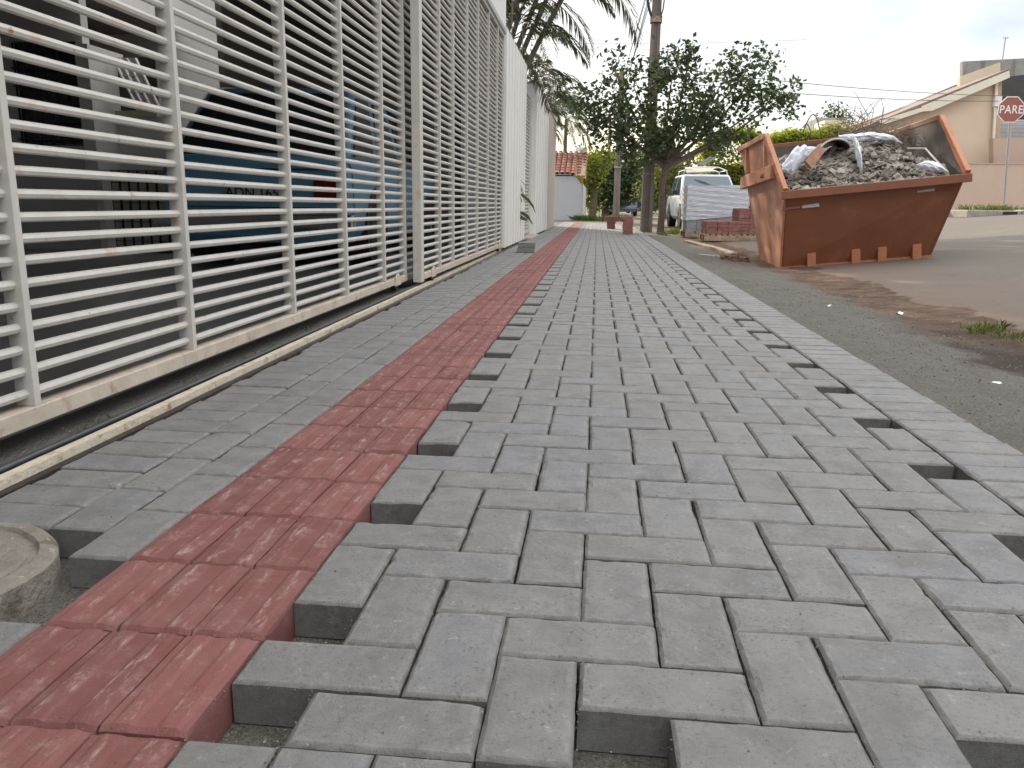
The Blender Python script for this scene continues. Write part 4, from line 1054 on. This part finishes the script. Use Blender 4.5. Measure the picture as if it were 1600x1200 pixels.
def tree(name, label, base, trunk_pts, trunk_r, lobes, lm, size, spread, per, group=None, cat='tree', twigs=True, elong=1.9, bark=None, shell=0.):
    o = thing(name, label, cat, base, group=group); B0 = Vector(base)
    tr = MB(); tr.tube(trunk_pts, trunk_r, 10)
    top = Vector(trunk_pts[-1]); cl_ = []; limbs = []
    for c, r, n in lobes:
        c = Vector(c); m1 = top.lerp(c,.5)+Vector((random.gauss(0,.1),random.gauss(0,.1),-.05*(c-top).length))
        if twigs:
            rb = trunk_r[-1]*.75; tr.tube([top-Vector((0,0,.05)), m1, c], [rb, rb*.6, rb*.25], 7)
            limbs += [top.lerp(m1,t) for t in (.4,.7,1)]+[m1.lerp(c,t) for t in (.3,.6,1)]
        cl_ += inell(c, r, n, shell)
    if twigs:
        for p in cl_:
            q = min(limbs, key=lambda l: (l-p).length+.3*abs(l.z-p.z)*(l.z > p.z)); mid = q.lerp(p,.5)+Vector((random.gauss(0,.04),random.gauss(0,.04),-.06))
            tr.tube([q, mid, p], [.013,.008,.003], 4, cap=False)
    tr.build('trunk', bark or m_bark, o, smooth=True, fix=False)
    lv = MB(); leaves(lv, cl_, size, spread, per, elong=elong); lv.build('crown', lm, o, fix=False)
    return o
# street tree with broad dark leaves
tz = T(1.75,17.3); X_ = lambda px, Y=17.4: at(px,200,Y=Y).x-1.72
def LB(px, py, rx, ry, rz, n, Y=17.4): p = at(px,py,Y=Y); return ((p.x-1.74, Y-17.4, p.z-tz), (rx,ry,rz), n)
tree('street_tree', 'young street tree with broad dark leaves beside the concrete pole', (1.74,17.4,tz),
     [(0,0,-.05),(.02,0,.5),(-.01,0,1.0),(.04,0,1.45)], [.085,.07,.065,.06],
     [LB(1010,215,.75,.8,.55,66), LB(1075,195,.9,.8,.62,70), LB(960,185,.55,.5,.75,40,17.2), LB(925,165,.38,.4,.62,20), LB(1050,120,.62,.6,.55,30),
      LB(1078,85,.22,.3,.42,7), LB(1110,150,.7,.7,.62,40), LB(1160,120,.5,.6,.6,20), LB(1190,165,.62,.5,.5,28), LB(1200,95,.35,.4,.42,9), LB(1225,150,.38,.4,.45,9), LB(990,135,.65,.6,.55,26), LB(1130,215,.5,.6,.35,20), LB(960,110,.28,.3,.35,6)],
     m_leaf, .125, .19, 15, elong=1.6)
# palms
def frond(lm_, st, base, az, el, length, droop, ll, n, lw=.03, thick=.012):
    d = Vector((math.cos(az)*math.cos(el), math.sin(az)*math.cos(el), math.sin(el))); p = Vector(base); pts = [p.copy()]; k = 12
    for i in range(k):
        d = (d+Vector((0,0,-droop/k*(.4+1.4*i/k)))).normalized(); p = p+d*length/k; pts.append(p.copy())
    st.tube(pts, [thick*(1-.8*i/k) for i in range(k+1)], 4, cap=False)
    for i in range(n):
        t = .18+.82*i/n; q = t*k; a = pts[int(q)].lerp(pts[min(k,int(q)+1)], q-int(q)); dd = (pts[min(k,int(q)+1)]-pts[int(q)]).normalized()
        sd_ = dd.cross(Vector((0,0,1)));
        if sd_.length < .05: sd_ = Vector((1,0,0))
        sd_.normalize(); upv = sd_.cross(dd); l = ll*math.sin(math.pi*min(.97,(t*.85+.12)))**.6
        for s in (1,-1):
            v = (sd_*s*.8+dd*.75+upv*random.uniform(-.1,.35)).normalized(); tip = a+v*l+Vector((0,0,-l*random.uniform(.25,.55)))
            m1 = a+v*l*.5; wv = (dd*.5+upv*.3).normalized()*lw
            b = len(lm_.v); lm_.v += [tuple(a), tuple(m1+wv*.5), tuple(tip), tuple(m1-wv*.5)]; lm_.f.append((b,b+1,b+2,b+3))
def palm(name, label, base, stems, group, fl=1.9, nf=9, ll=.42, el=(.35,1.3), droop=1.6, nleaf=34, dry=0, lw=.035):
    o = thing(name, label, 'palm', base, group=group); tr, lf_, dr = MB(), MB(), MB()
    for (tx,ty,tz_,r0,r1) in stems:
        pts = [Vector((tx*t**1.3, ty*t**1.3, tz_*t)) for t in (0,.25,.5,.75,1)]; tr.tube(pts, [r0+(r1-r0)*t for t in (0,.25,.5,.75,1)], 8)
        az0 = random.uniform(0,6)
        for k in range(nf):
            az = az0+k*2.4; e_ = el[0]+(el[1]-el[0])*((k*.618) % 1)
            frond(dr if (dry and k % dry == 0) else lf_, tr, pts[-1], az, e_ if not (dry and k % dry == 0) else -.2, fl*random.uniform(.75,1.1), droop*random.uniform(.7,1.2), ll, nleaf, lw)
    tr.build('trunk', m_pstem, o, smooth=True, fix=False); lf_.build('fronds', m_palm, o, fix=False)
    if dr.v: dr.build('dry_fronds', m_palmd, o, fix=False)
    return o
random.seed(21)
def stemto(bx, by, px, py, Y, r0=.06, r1=.04): v = at(px, py, Y=Y); return (v.x-bx, Y-by, v.z, r0, r1)
palm('clumping_palm', 'tall palm clump with many slender stems rising behind the ribbed wall', (-2.0,13.5,0),
     [stemto(-2.0,13.5,*a) for a in ((798,62,13.2),(812,22,13.8),(842,-10,13.5),(872,-40,14.2),(905,-52,13.4),(790,-30,12.6),(826,-60,13.0))],
     'palms behind the walls', fl=1.6, nf=8, ll=.36, el=(.35,1.3), droop=1.55, nleaf=50, dry=8, lw=.026)
palm('clumping_palm', 'lower palm clump behind the white wall near the corner', (-2.0,21,0),
     [stemto(-2.0,21,*a) for a in ((846,150,21),(856,172,21.5),(838,120,20.5))], 'palms behind the walls', fl=1.3, nf=10, ll=.34, el=(-.1,1.2), droop=1.8)
p = at(880,205,Y=33); q = at(905,185,Y=33)
palm('slender_palm', 'slender single palm above the red tiled roof', (p.x,34.5,0), [(.05,0,p.z+.6,.10,.07)], 'palms behind the walls', fl=1.9, nf=13, ll=.5, el=(-.2,1.2), droop=1.8, dry=5)
palm('slender_palm', 'second slender palm left of the tiled roof partly behind the wall', (p.x-1.0,34.0,0), [(.5,0,p.z+.9,.08,.06),(-.1,.3,p.z+.2,.08,.06)], 'palms behind the walls', fl=1.7, nf=11, ll=.45, el=(-.1,1.2), droop=1.8)
random.seed(5)
# leaves poking out of the ribbed wall
o = thing('wall_plant', 'small palm seedling with drooping leaves growing from the ribbed wall foot', 'plant', (WX+.03, yb-.9, .5)); a, c = MB(), MB()
def leafblade(mbd, pts, wd):
    n = len(pts); b = len(mbd.v); pts = [Vector(q) for q in pts]
    for i, q in enumerate(pts):
        w_ = wd*math.sin(math.pi*(i+.25)/(n-.3)); mbd.v += [tuple(q+Vector((0,0,w_/2))), tuple(q-Vector((0,0,w_/2)))]
    for i in range(n-1): mbd.f.append((b+2*i,b+2*i+1,b+2*i+3,b+2*i+2))
def curve(px_list, Y): return [at(x,y,Y=Y)-Vector(o.location) for x,y in px_list]
Yp = yb-1.0
leafblade(a, curve([(812,303),(818,306),(826,313),(833,323),(837,333)], Yp), .06)
leafblade(a, curve([(798,329),(806,334),(815,340),(824,344)], Yp), .075)
leafblade(a, curve([(808,330),(818,334),(826,340),(832,350)], Yp), .065)
c.tube(curve([(800,345),(799,330),(800,315),(803,300),(806,280)], Yp), .006, 5)
for i in range(16):
    s0 = (800+random.uniform(-1,2), 283+i*1.6); e0 = (s0[0]+random.uniform(6,22), s0[1]+random.uniform(6,26)); mid = ((s0[0]+e0[0])/2+2, min(s0[1],(s0[1]+e0[1])/2)-3)
    c.tube(curve([s0, mid, e0], Yp+random.uniform(-.1,.1)), .0035, 4)
a.build('leaves', m_leaf, o, fix=False); c.build('stems', m_twig, o, fix=False)

def clump(n, c, r, sh=.75): return inell(c, r, n, sh)
# big background trees, each with its own crown
def bigtree(label, px, py, Y, lob, lm, th=2.0, size=.30, per=26, spread=.5, group='trees along the street', shell=.45):
    p = at(px, py, Y=Y); z = T(p.x, Y); lobes = []
    for (x_, y_, rx_, rz_, n) in lob:
        q = at(x_, y_, Y=Y); lobes.append(((q.x-p.x, random.uniform(-.5,.5), q.z-z), (rx_, rx_, rz_), n))
    tree('background_tree', label, (p.x, Y, z), [(0,0,-.1),(.05,0,th*.5),(0,0,th)], [.22,.17,.14], lobes, lm, size, spread, per, group, twigs=True, shell=shell)
bigtree('tall dark round crowned tree at the far end of the left pavement', 945, 335, 46, [(948,285,1.5,1.3,60),(925,272,1.0,1.2,34),(960,262,1.2,1.0,40),(975,290,1.2,1.0,34)], m_leafd)
bigtree('sunlit yellow green tree beside the far grey wall', 925, 338, 42, [(920,268,.5,1.0,20),(922,300,.4,.8,16),(938,252,.8,.6,20)], m_leafy, size=.24)
bigtree('dark spreading tree over the far end of the street', 990, 335, 62, [(985,282,2.4,1.6,70),(1000,265,2.0,1.6,50),(960,290,1.8,1.4,40)], m_leafd, size=.36)
bigtree('light green bushy tree behind the distant cars', 985, 330, 95, [(975,308,3.5,1.6,60),(1005,305,3.6,1.7,60),(955,312,2.6,1.3,40),(1030,300,3.5,1.8,50)], m_leafy, size=.5, spread=.8)
bigtree('thin olive tree just left of the white car', 1040, 335, 40, [(1040,262,.9,.9,28),(1022,290,.8,1.0,24),(1052,290,.8,.8,22),(1035,240,.7,.6,14)], m_leafo, size=.22)
bigtree('dark conifer like tree behind the cream chimney house', 1283, 230, 58, [(1292,212,1.1,1.8,40),(1275,215,.8,1.0,22),(1312,205,1.0,1.3,22)], m_leafd, th=3.5, size=.26)
bigtree('grey green tree filling the gap under the street tree', 1062, 325, 70, [(1062,290,2.2,2.0,50),(1085,280,2.4,2.2,50),(1045,300,2.2,1.6,40)], m_leafd, size=.4)
for lbl, x, y, h, lob in (('tall tree added behind the white wall to shade the road, its crown above the palms', -3.4, 25.5, 5.6, [((0,0,8.6),(3.3,3.3,2.0),90),((3.0,-.5,8.8),(2.6,2.6,1.6),60)]),
                          ('second tall tree added close behind the ribbed wall to shade the road', -3.6, 18.0, 5.6, [((0,0,7.6),(2.2,2.4,1.3),60),((2.2,-.5,8.2),(1.8,2.0,1.2),40)])):
    tree('added_shade_tree', lbl, (x,y,0), [(0,0,-.1),(.1,0,2.8),(0,0,h)], [.2,.17,.14], lob, m_leafd, .30, .55, 22, 'trees added to cast shade', shell=.2)  # trees added as occluders to cast dappled shade on the road
# trimmed hedge, lit along its top
hp = thing('tall_hedge', 'tall clipped yellow green hedge behind the white car and skip', 'hedge', (4.4,29,0)); lv, ld_ = MB(), MB(); random.seed(11)
def hz(x): return 2.98+.30*noise.noise(Vector((x*.9,0,0)))+.12*noise.noise(Vector((x*3,0,0)))+.10*(x/5)
pts = []
for _ in range(1500):
    x = random.uniform(-.3,6.6); y = random.uniform(-.3,1.2); e_ = hz(x)*(.90+.1*min(1,(x+.5)*1.4)) ; z = e_-abs(random.gauss(0,.10)) 
    pts.append((x,y,z))
for _ in range(1700):
    x = random.uniform(-.35,6.6); pts.append((x, random.uniform(-.35,-.1), random.uniform(.1,hz(x))))
for _ in range(260): pts.append((random.uniform(-.5,-.1), random.uniform(-.3,1.2), random.uniform(.1,hz(0)*.95)))
leaves(lv, pts, .13, .16, 9); lv.build('foliage', m_hedge, hp, fix=False)
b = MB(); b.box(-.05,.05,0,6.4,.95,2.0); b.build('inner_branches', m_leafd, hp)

def tuft(mbd, c, n, h, r):
    for _ in range(n):
        a = random.uniform(0,6.28); q = r*math.sqrt(random.random()); b0 = Vector((c[0]+q*math.cos(a), c[1]+q*math.sin(a), c[2]-.005)); d = Vector((random.gauss(0,.45),random.gauss(0,.45),1)).normalized()
        l = h*random.uniform(.4,1.1); s_ = Vector((-d.y+.3,d.x,0)).normalized()*l*.035; b = len(mbd.v)
        m1 = b0+d*l*.6; tip = b0+d*l+Vector((d.x,d.y,-.3))*l*.35
        mbd.v += [tuple(b0-s_),tuple(b0+s_),tuple(m1+s_*.8),tuple(tip),tuple(m1-s_*.8)]; mbd.f.append((b,b+1,b+2,b+3,b+4))
def grass(name, label, spots):
    b = MB()
    for c, n, h, r_ in spots: tuft(b, c, n, h, r_)
    o = b.build(name, m_grass, fix=False); return tag(o, label, 'grass', kind='stuff')
def sp(px, py, n, h, r_, Z=-.08):
    p = at(px, py, Z=Z)
    for _ in range(4): p = at(px, py, Z=T(p.x, p.y))
    return ((p.x,p.y,T(p.x,p.y)), n, h, r_)
grass('roadside_grass', 'small green tufts of grass growing at the right edge of the dirt', [sp(1530,520,60,.07,.06),sp(1550,517,60,.08,.07),sp(1575,528,80,.06,.10),sp(1595,532,60,.05,.10),sp(1512,512,20,.05,.05)])
grass('tree_foot_grass', 'low weeds around the foot of the street tree', [sp(1050,366,160,.16,.18),sp(1065,364,200,.18,.25),sp(1038,368,80,.14,.15),sp(1075,367,120,.12,.2)])
def sp2(px, py, Y, n, h, r_): p = at(px, py, Y=Y); return ((p.x,Y,T(p.x,Y)), n, h, r_)
grass('corner_grass', 'bright clumps of grass beyond the far end of the pavement', [sp2(905+4*i,338,31.6+.2*(i%3),90,.30,.3) for i in range(7)]+[sp2(948+4*i,338,31.4+.2*(i%3),90,.32,.3) for i in range(7)])
gl_ = [((9.1+.13*i+random.uniform(-.05,.05), 19.9+random.uniform(-.15,.3), T(9.5,20)+.1), 40, .22, .15) for i in range(11)]
grass('kerbside_grass', 'sunlit grass at the foot of the stop sign', gl_)
gw = [((-.86+random.uniform(-.04,.04), y, -.016), random.randint(8,30), .035, .03) for y in (.55,.9,1.0,1.5,1.9,2.0,2.15,2.6,2.7,3.2,3.6)]
b = MB()
for c, n, h, r_ in gw: tuft(b, c, n, h, r_)
tag(b.build('track_weeds', mat('yellowish_weed', (.13,.13,.045), .7, .3, 9, island=.4, bump=0, trans=.3), fix=False), 'tiny yellowish weeds growing between the gate and its track', 'weeds', kind='stuff')

# ------------------------------------------------------------------ poles, wires, sign
pz = T(1.5,18.3)
po = thing('concrete_pole', 'tall concrete utility pole standing behind the street tree', 'utility pole', (1.49,18.4,pz))
b = MB()
def pst(z): k = .135-.0075*z; return k
for z0_, z1_ in ((-.1,8.0),):
    a, c = pst(0), pst(8)
    b.prism([(-a,-a*.8),(-a*.35,-a*.8),(-a*.3,-a*.55),(a*.3,-a*.55),(a*.35,-a*.8),(a,-a*.8),(a,a*.8),(-a,a*.8)], 0, 1, 'z')
    for i, v in enumerate(b.v):
        k = c/a if v[2] > .5 else 1; b.v[i] = (v[0]*k, v[1]*k, z1_ if v[2] > .5 else z0_)
b.build('shaft', m_pole, po)
b = MB(); b.tube([(-.11+.0,-.16,4.6),(-.16,-.18,4.72),(-.21,-.18,4.9),(-.2,-.18,5.1),(-.12,-.17,5.2),(0,-.16,5.22)], .03, 8); b.tube([(.1,-.14,5.3),(.15,-.16,5.0),(.13,-.16,4.75),(.09,-.14,4.6)], .014, 6); b.build('cable_coil', m_wire, po, smooth=True)
b = MB(); b.box(-.125,-.125,4.50,.125,.12,4.62); b.build('collar', m_lwood, po)
b = MB(); b.tube([(-.145,-.12,1.3),(.145,-.125,1.29)], .006, 5); b.tube([(-.13,-.10,.0),(-.13,-.10,2.4)], .012, 5); b.build('strap', m_steel, po)
fp = at(951, 245, Y=72); p2 = thing('distant_pole', 'thin distant utility pole with a crossarm above the trees', 'utility pole', (fp.x,72,0))
b = MB(); b.tube([(0,0,0),(0,0,8.2)], [.16,.11], 8); b.build('shaft', m_pole, p2)
b = MB(); b.beam((-.9,0,5.0),(.5,0,5.0),.1,.1); b.beam((-.9,0,7.6),(.9,0,7.6),.1,.1); b.build('crossarm', m_pole, p2)
fp3 = at(963, 335, Y=31); p3 = thing('street_pole', 'slim grey brown post rising from grass at the far corner', 'post', (fp3.x,31.6,T(fp3.x,31.6)))
b = MB(); b.tube([(0,0,-.05),(0,0,3.4),(.01,0,5.5)], [.13,.115,.10], 10); b.build('shaft', m_pole, p3)
b = MB(); b.tube([(-.14,0,2.05),(.14,0,2.05)], .02, 6); b.box(-.13,-.13,2.0,.13,.13,2.08); b.build('band', m_steel, p3)
def wires(name, label, ends, r=.006, sag=.5, n=14):
    b = MB()
    for a, c in ends:
        a, c = Vector(a), Vector(c); b.tube([a.lerp(c,i/n)-Vector((0,0,sag*4*(i/n)*(1-i/n))) for i in range(n+1)], r, 4)
    return tag(b.build(name, m_wire), label, 'cables')
wires('overhead_cables', 'bundle of thin overhead cables running from the pole down the street', [((1.36,18.3,pz+5.0+.14*i),(fp.x-.4+.25*(i%3),71.9,5.2+.5*i)) for i in range(5)]+[((1.36,18.3,pz+4.9+.2*i),(1.2-.1*i,-3,5.6+.3*i)) for i in range(2)], .008, .25)
wires('crossing_cables', 'pair of thin cables crossing the sky behind the street tree', [(at(700,64,Y=26),at(1260,62,Y=30)),(at(700,74,Y=26.4),at(1200,72,Y=30.4))], .004, .1)
e1_ = at(1560,158,Y=27.8); e2_ = at(1575,150,Y=27.8)
wires('service_cables', 'thin cables running from the street tree pole to the cream house', [((1.62,18.4,pz+3.3), e1_),((1.62,18.4,pz+3.6), e2_)], .008, .12)
# stop sign
sgp = at(1568,335,Y=20.2); sgz = T(sgp.x,20.2)
sg = thing('stop_sign', 'octagonal red PARE stop sign on a thin steel post', 'road sign', (sgp.x,20.2,sgz))
hc = at(1580,171,Y=20.15); ob = Vector((hc.x-sgp.x,-.05,hc.z-sgz)); rr_ = .30
b = MB(); b.tube([(0,0,-.05),(ob.x*.98,0,ob.z+.25)], .028, 10); b.build('post', m_steel, sg, smooth=True)
def octo(r_, y0_, y1_): return MB().prism([(ob.x+r_*math.cos(R(22.5+45*k)), ob.z+r_*math.sin(R(22.5+45*k))) for k in range(8)], y0_, y1_, 'y')
octo(.315,-.045,-.035).build('border', m_signw, sg); octo(.292,-.050,-.0455).build('face', m_sign, sg)
text_mesh('PARE', .26, 'letters', m_signw, sg, Matrix.Translation((ob.x,-.053,ob.z-.01))@Matrix.Rotation(R(90),4,'X'), .0015, 1.05, .86)
# kerb with drain by the sign
kz = T(9.8,19.6); b = MB()
b.box(8.95,19.5,kz-.1,10.15,20.6,kz+.10); b.box(10.15,19.45,kz-.1,16,20.6,kz+.12)
b.build('corner_kerb', m_conc, kind='structure', bevel=.02)
b = MB(); b.box(9.72,19.43,kz+.01,10.02,19.47,kz+.075); tag(b.build('storm_drain', m_black), 'dark storm drain slot in the kerb below the stop sign', 'drain')

# ------------------------------------------------------------------ house across the street
h2 = thing('cream_house', 'cream gabled house with a low pitched roof behind the stop sign', 'house', (11,28,.45))
def poly(name, m, pts, Y, depth, par=h2, bev=0):
    q = [at(x,y,Y=Y)-Vector(par.location) for x,y in pts]; b = MB(); yy = Y-par.location.y
    b.prism([(v.x,v.z) for v in q], yy, yy+depth, 'y'); return b.build(name, m, par, bevel=bev)
poly('gable_wall', m_cream, [(1335,345),(1559,345),(1565,125),(1459,168),(1335,205)], 28, 4)
poly('fascia', m_fascia, [(1440,166),(1577,110),(1578,121),(1457,173),(1442,174)], 27.7, .25)
poly('roof', m_rooft, [(1330,206),(1440,162),(1577,107),(1577,112),(1440,168),(1330,212)], 27.72, 6)
poly('upper_roof', m_rooft, [(1418,168),(1422,163),(1497,131),(1505,136),(1450,160)], 32, .5)
poly('chimney_wall', m_cream, [(1500,120),(1563,97),(1563,118),(1500,138)], 30.5, .25)
poly('parapet', m_parap, [(1504,96),(1640,89),(1640,140),(1504,135)], 33, .25)
poly('dark_recess', m_darkw, [(1565,121),(1640,112),(1640,190),(1563,190)], 30, .3)
poly('pale_panel', m_lgrey, [(1562,187),(1640,187),(1640,218),(1562,218)], 29.6, .3)
poly('side_wall', m_peach, [(1559,124),(1566,122),(1562,219),(1556,219)], 27.9, .1)
poly('porch_wall', m_pink, [(1552,216),(1640,215),(1640,345),(1552,345)], 27.2, .3)
poly('gutter', m_fascia, [(1376,188),(1440,168),(1442,174),(1376,196)], 27.6, .12)
poly('low_wing', m_cream, [(1277,345),(1440,345),(1440,172),(1406,180),(1277,224)], 31, 3)
poly('wing_roof', m_peach, [(1272,218),(1406,169),(1440,160),(1440,168),(1406,178),(1272,227)], 30.8, 4)
b = MB(); q = at(1566,97,Y=31)-Vector(h2.location); b.tube([q,(q.x,q.y,q.z+.8)], .02, 6); b.tube([(q.x-.1,q.y,q.z+.8),(q.x+.1,q.y,q.z+.8)], .02, 6); b.build('antenna', m_steel, h2)
q = e1_-Vector(h2.location); b = MB(); b.box(q.x-.1,q.y,q.z-.15,q.x+.1,q.y+.15,q.z+.15); b.build('cable_bracket', m_signw, h2)
bw_ = thing('boundary_wall', 'low pinkish beige boundary wall in front of the cream house', 'wall', (7.6,26,.45))
b = MB(); b.box(0,0,-.2,9,.18,1.50); b.build('wall_face', m_pink, bw_); b = MB(); b.box(-.02,-.02,1.50,9,.2,1.53); b.build('coping', m_peach, bw_)
b = MB(); b.box(8.8,20.6,.3,17,26,T(12,23)+.09); b.build('far_footpath', m_conc, kind='structure')
poly('downpipe', m_fascia, [(1556,128),(1560,127),(1555,219),(1551,219)], 27.85, .08)
q0 = at(1578,190,Y=29.55)-Vector(h2.location); b = MB()
for k in range(6): b.box(q0.x-.3,q0.y-.03,q0.z-.12*k,q0.x+1.4,q0.y,q0.z-.12*k+.015)
b.build('panel_seams', m_parap, h2)
cb_ = thing('chimney_house', 'small cream block with a flat dark roof beyond the hedge', 'house', tuple(at(1286,215,Y=44)))
q0 = at(1286,212,Y=44); q1 = at(1324,188,Y=44); b = MB(); b.box(0,0,-4,q1.x-q0.x,2,q1.z-cb_.location.z); b.build('wall', m_fascia, cb_)
b = MB(); b.box(.2,2.2,-4,q1.x-q0.x+.6,5,q1.z-cb_.location.z+.35); b.build('roof_block', m_parap, cb_)

# grey house wall with clay tiles at the far left corner
h3 = thing('tiled_house', 'plain grey walled house with a red clay tile roof at the corner', 'house', (-1.3,32,0))
xr = at(900,300,Y=32).x+1.3; xr2 = at(911,300,Y=32).x+1.3; zt = at(890,272,Y=32).z
b = MB(); pr = [(-8,-.05),(xr2-.02,-.05),(xr2-.03,1.1),(xr2-.1,zt-.35),(xr-.0,zt-.12),(xr-.25,zt),(-8,zt)]
b.prism(pr, 0, .25, 'y'); b.box(xr2-.28,.25,-.05,xr2-.02,9,zt-.35); b.build('wall', m_gwall, h3)
b = MB(); b.box(xr2-.02,.05,-.05,xr2+.03,.45,1.25); b.build('corner_pillar', m_fascia, h3)
b = MB(); y0_, y1_ = -.12, 2.6; ze, zr_ = zt-.02, zt+.98; nt_ = 36
for i in range(nt_):
    x0_ = xr2+.12-(i+1)*.21; n = 9
    for k in range(n):
        t0, t1 = k/n, (k+1)/n+.02
        za = ze+(zr_-ze)*t0; zb = ze+(zr_-ze)*t1; ya_ = y0_+(y1_-y0_)*t0; yb_ = y0_+(y1_-y0_)*t1
        drop = (-.10*max(0, 2.2-i) if i < 3 else 0)*(1-t0)
        vs = []
        for q_, (yy, zz, rr2) in enumerate(((ya_,za+drop+.025,.10),(yb_,zb+drop,.085))):
            for a_ in range(6): an = math.pi*a_/5; vs.append((x0_+.10-rr2*math.cos(an), yy, zz+rr2*.75*math.sin(an)))
        b.add(vs, [(a_,a_+1,a_+7,a_+6) for a_ in range(5)])
o = b.build('tile_roof', m_tile, h3, fix=False); sm = o.modifiers.new('s','SOLIDIFY'); sm.thickness = .012
b = MB(); b.add([(-7.5,0,ze-.02),(xr2+.05,0,ze-.02),(xr2+.05,2.6,zr_-.02),(-7.5,2.6,zr_-.02),(-7.5,0,ze-.06),(xr2+.05,0,ze-.06),(xr2+.05,2.6,zr_-.06),(-7.5,2.6,zr_-.06)], [(0,1,2,3),(7,6,5,4),(0,4,5,1),(1,5,6,2),(2,6,7,3),(3,7,4,0)]); b.build('roof_deck', m_lwood, h3)
b = MB(); b.box(xr2-.12,2.5,ze,xr2+.05,2.75,zr_+.12); b.build('gable_end', m_fascia, h3)
# tower blocks in the distance
tw = thing('distant_tower', 'haze-paled tower block far away above the tiled roof', 'tower block', tuple(at(901,330,Y=420)))
tw.location.z = 0
for x0_, x1_, yt in ((899,910,229),(904,916,232)):
    a = at(x0_,yt,Y=420)-tw.location; c = at(x1_,yt,Y=420)-tw.location; b = MB(); b.box(a.x,0 if x0_ == 899 else -6,0,c.x,12,a.z); ob = b.build('wall', m_tower, tw)
    b = MB(); k = 0
    while 4+k*3.1 < a.z-2: b.box(a.x+.7,(-.1 if x0_ == 899 else -6.1),4+k*3.1,c.x-.7,(.05 if x0_ == 899 else -5.9),5.3+k*3.1); k += 1
    b.build('window_band', m_towerw, ob)
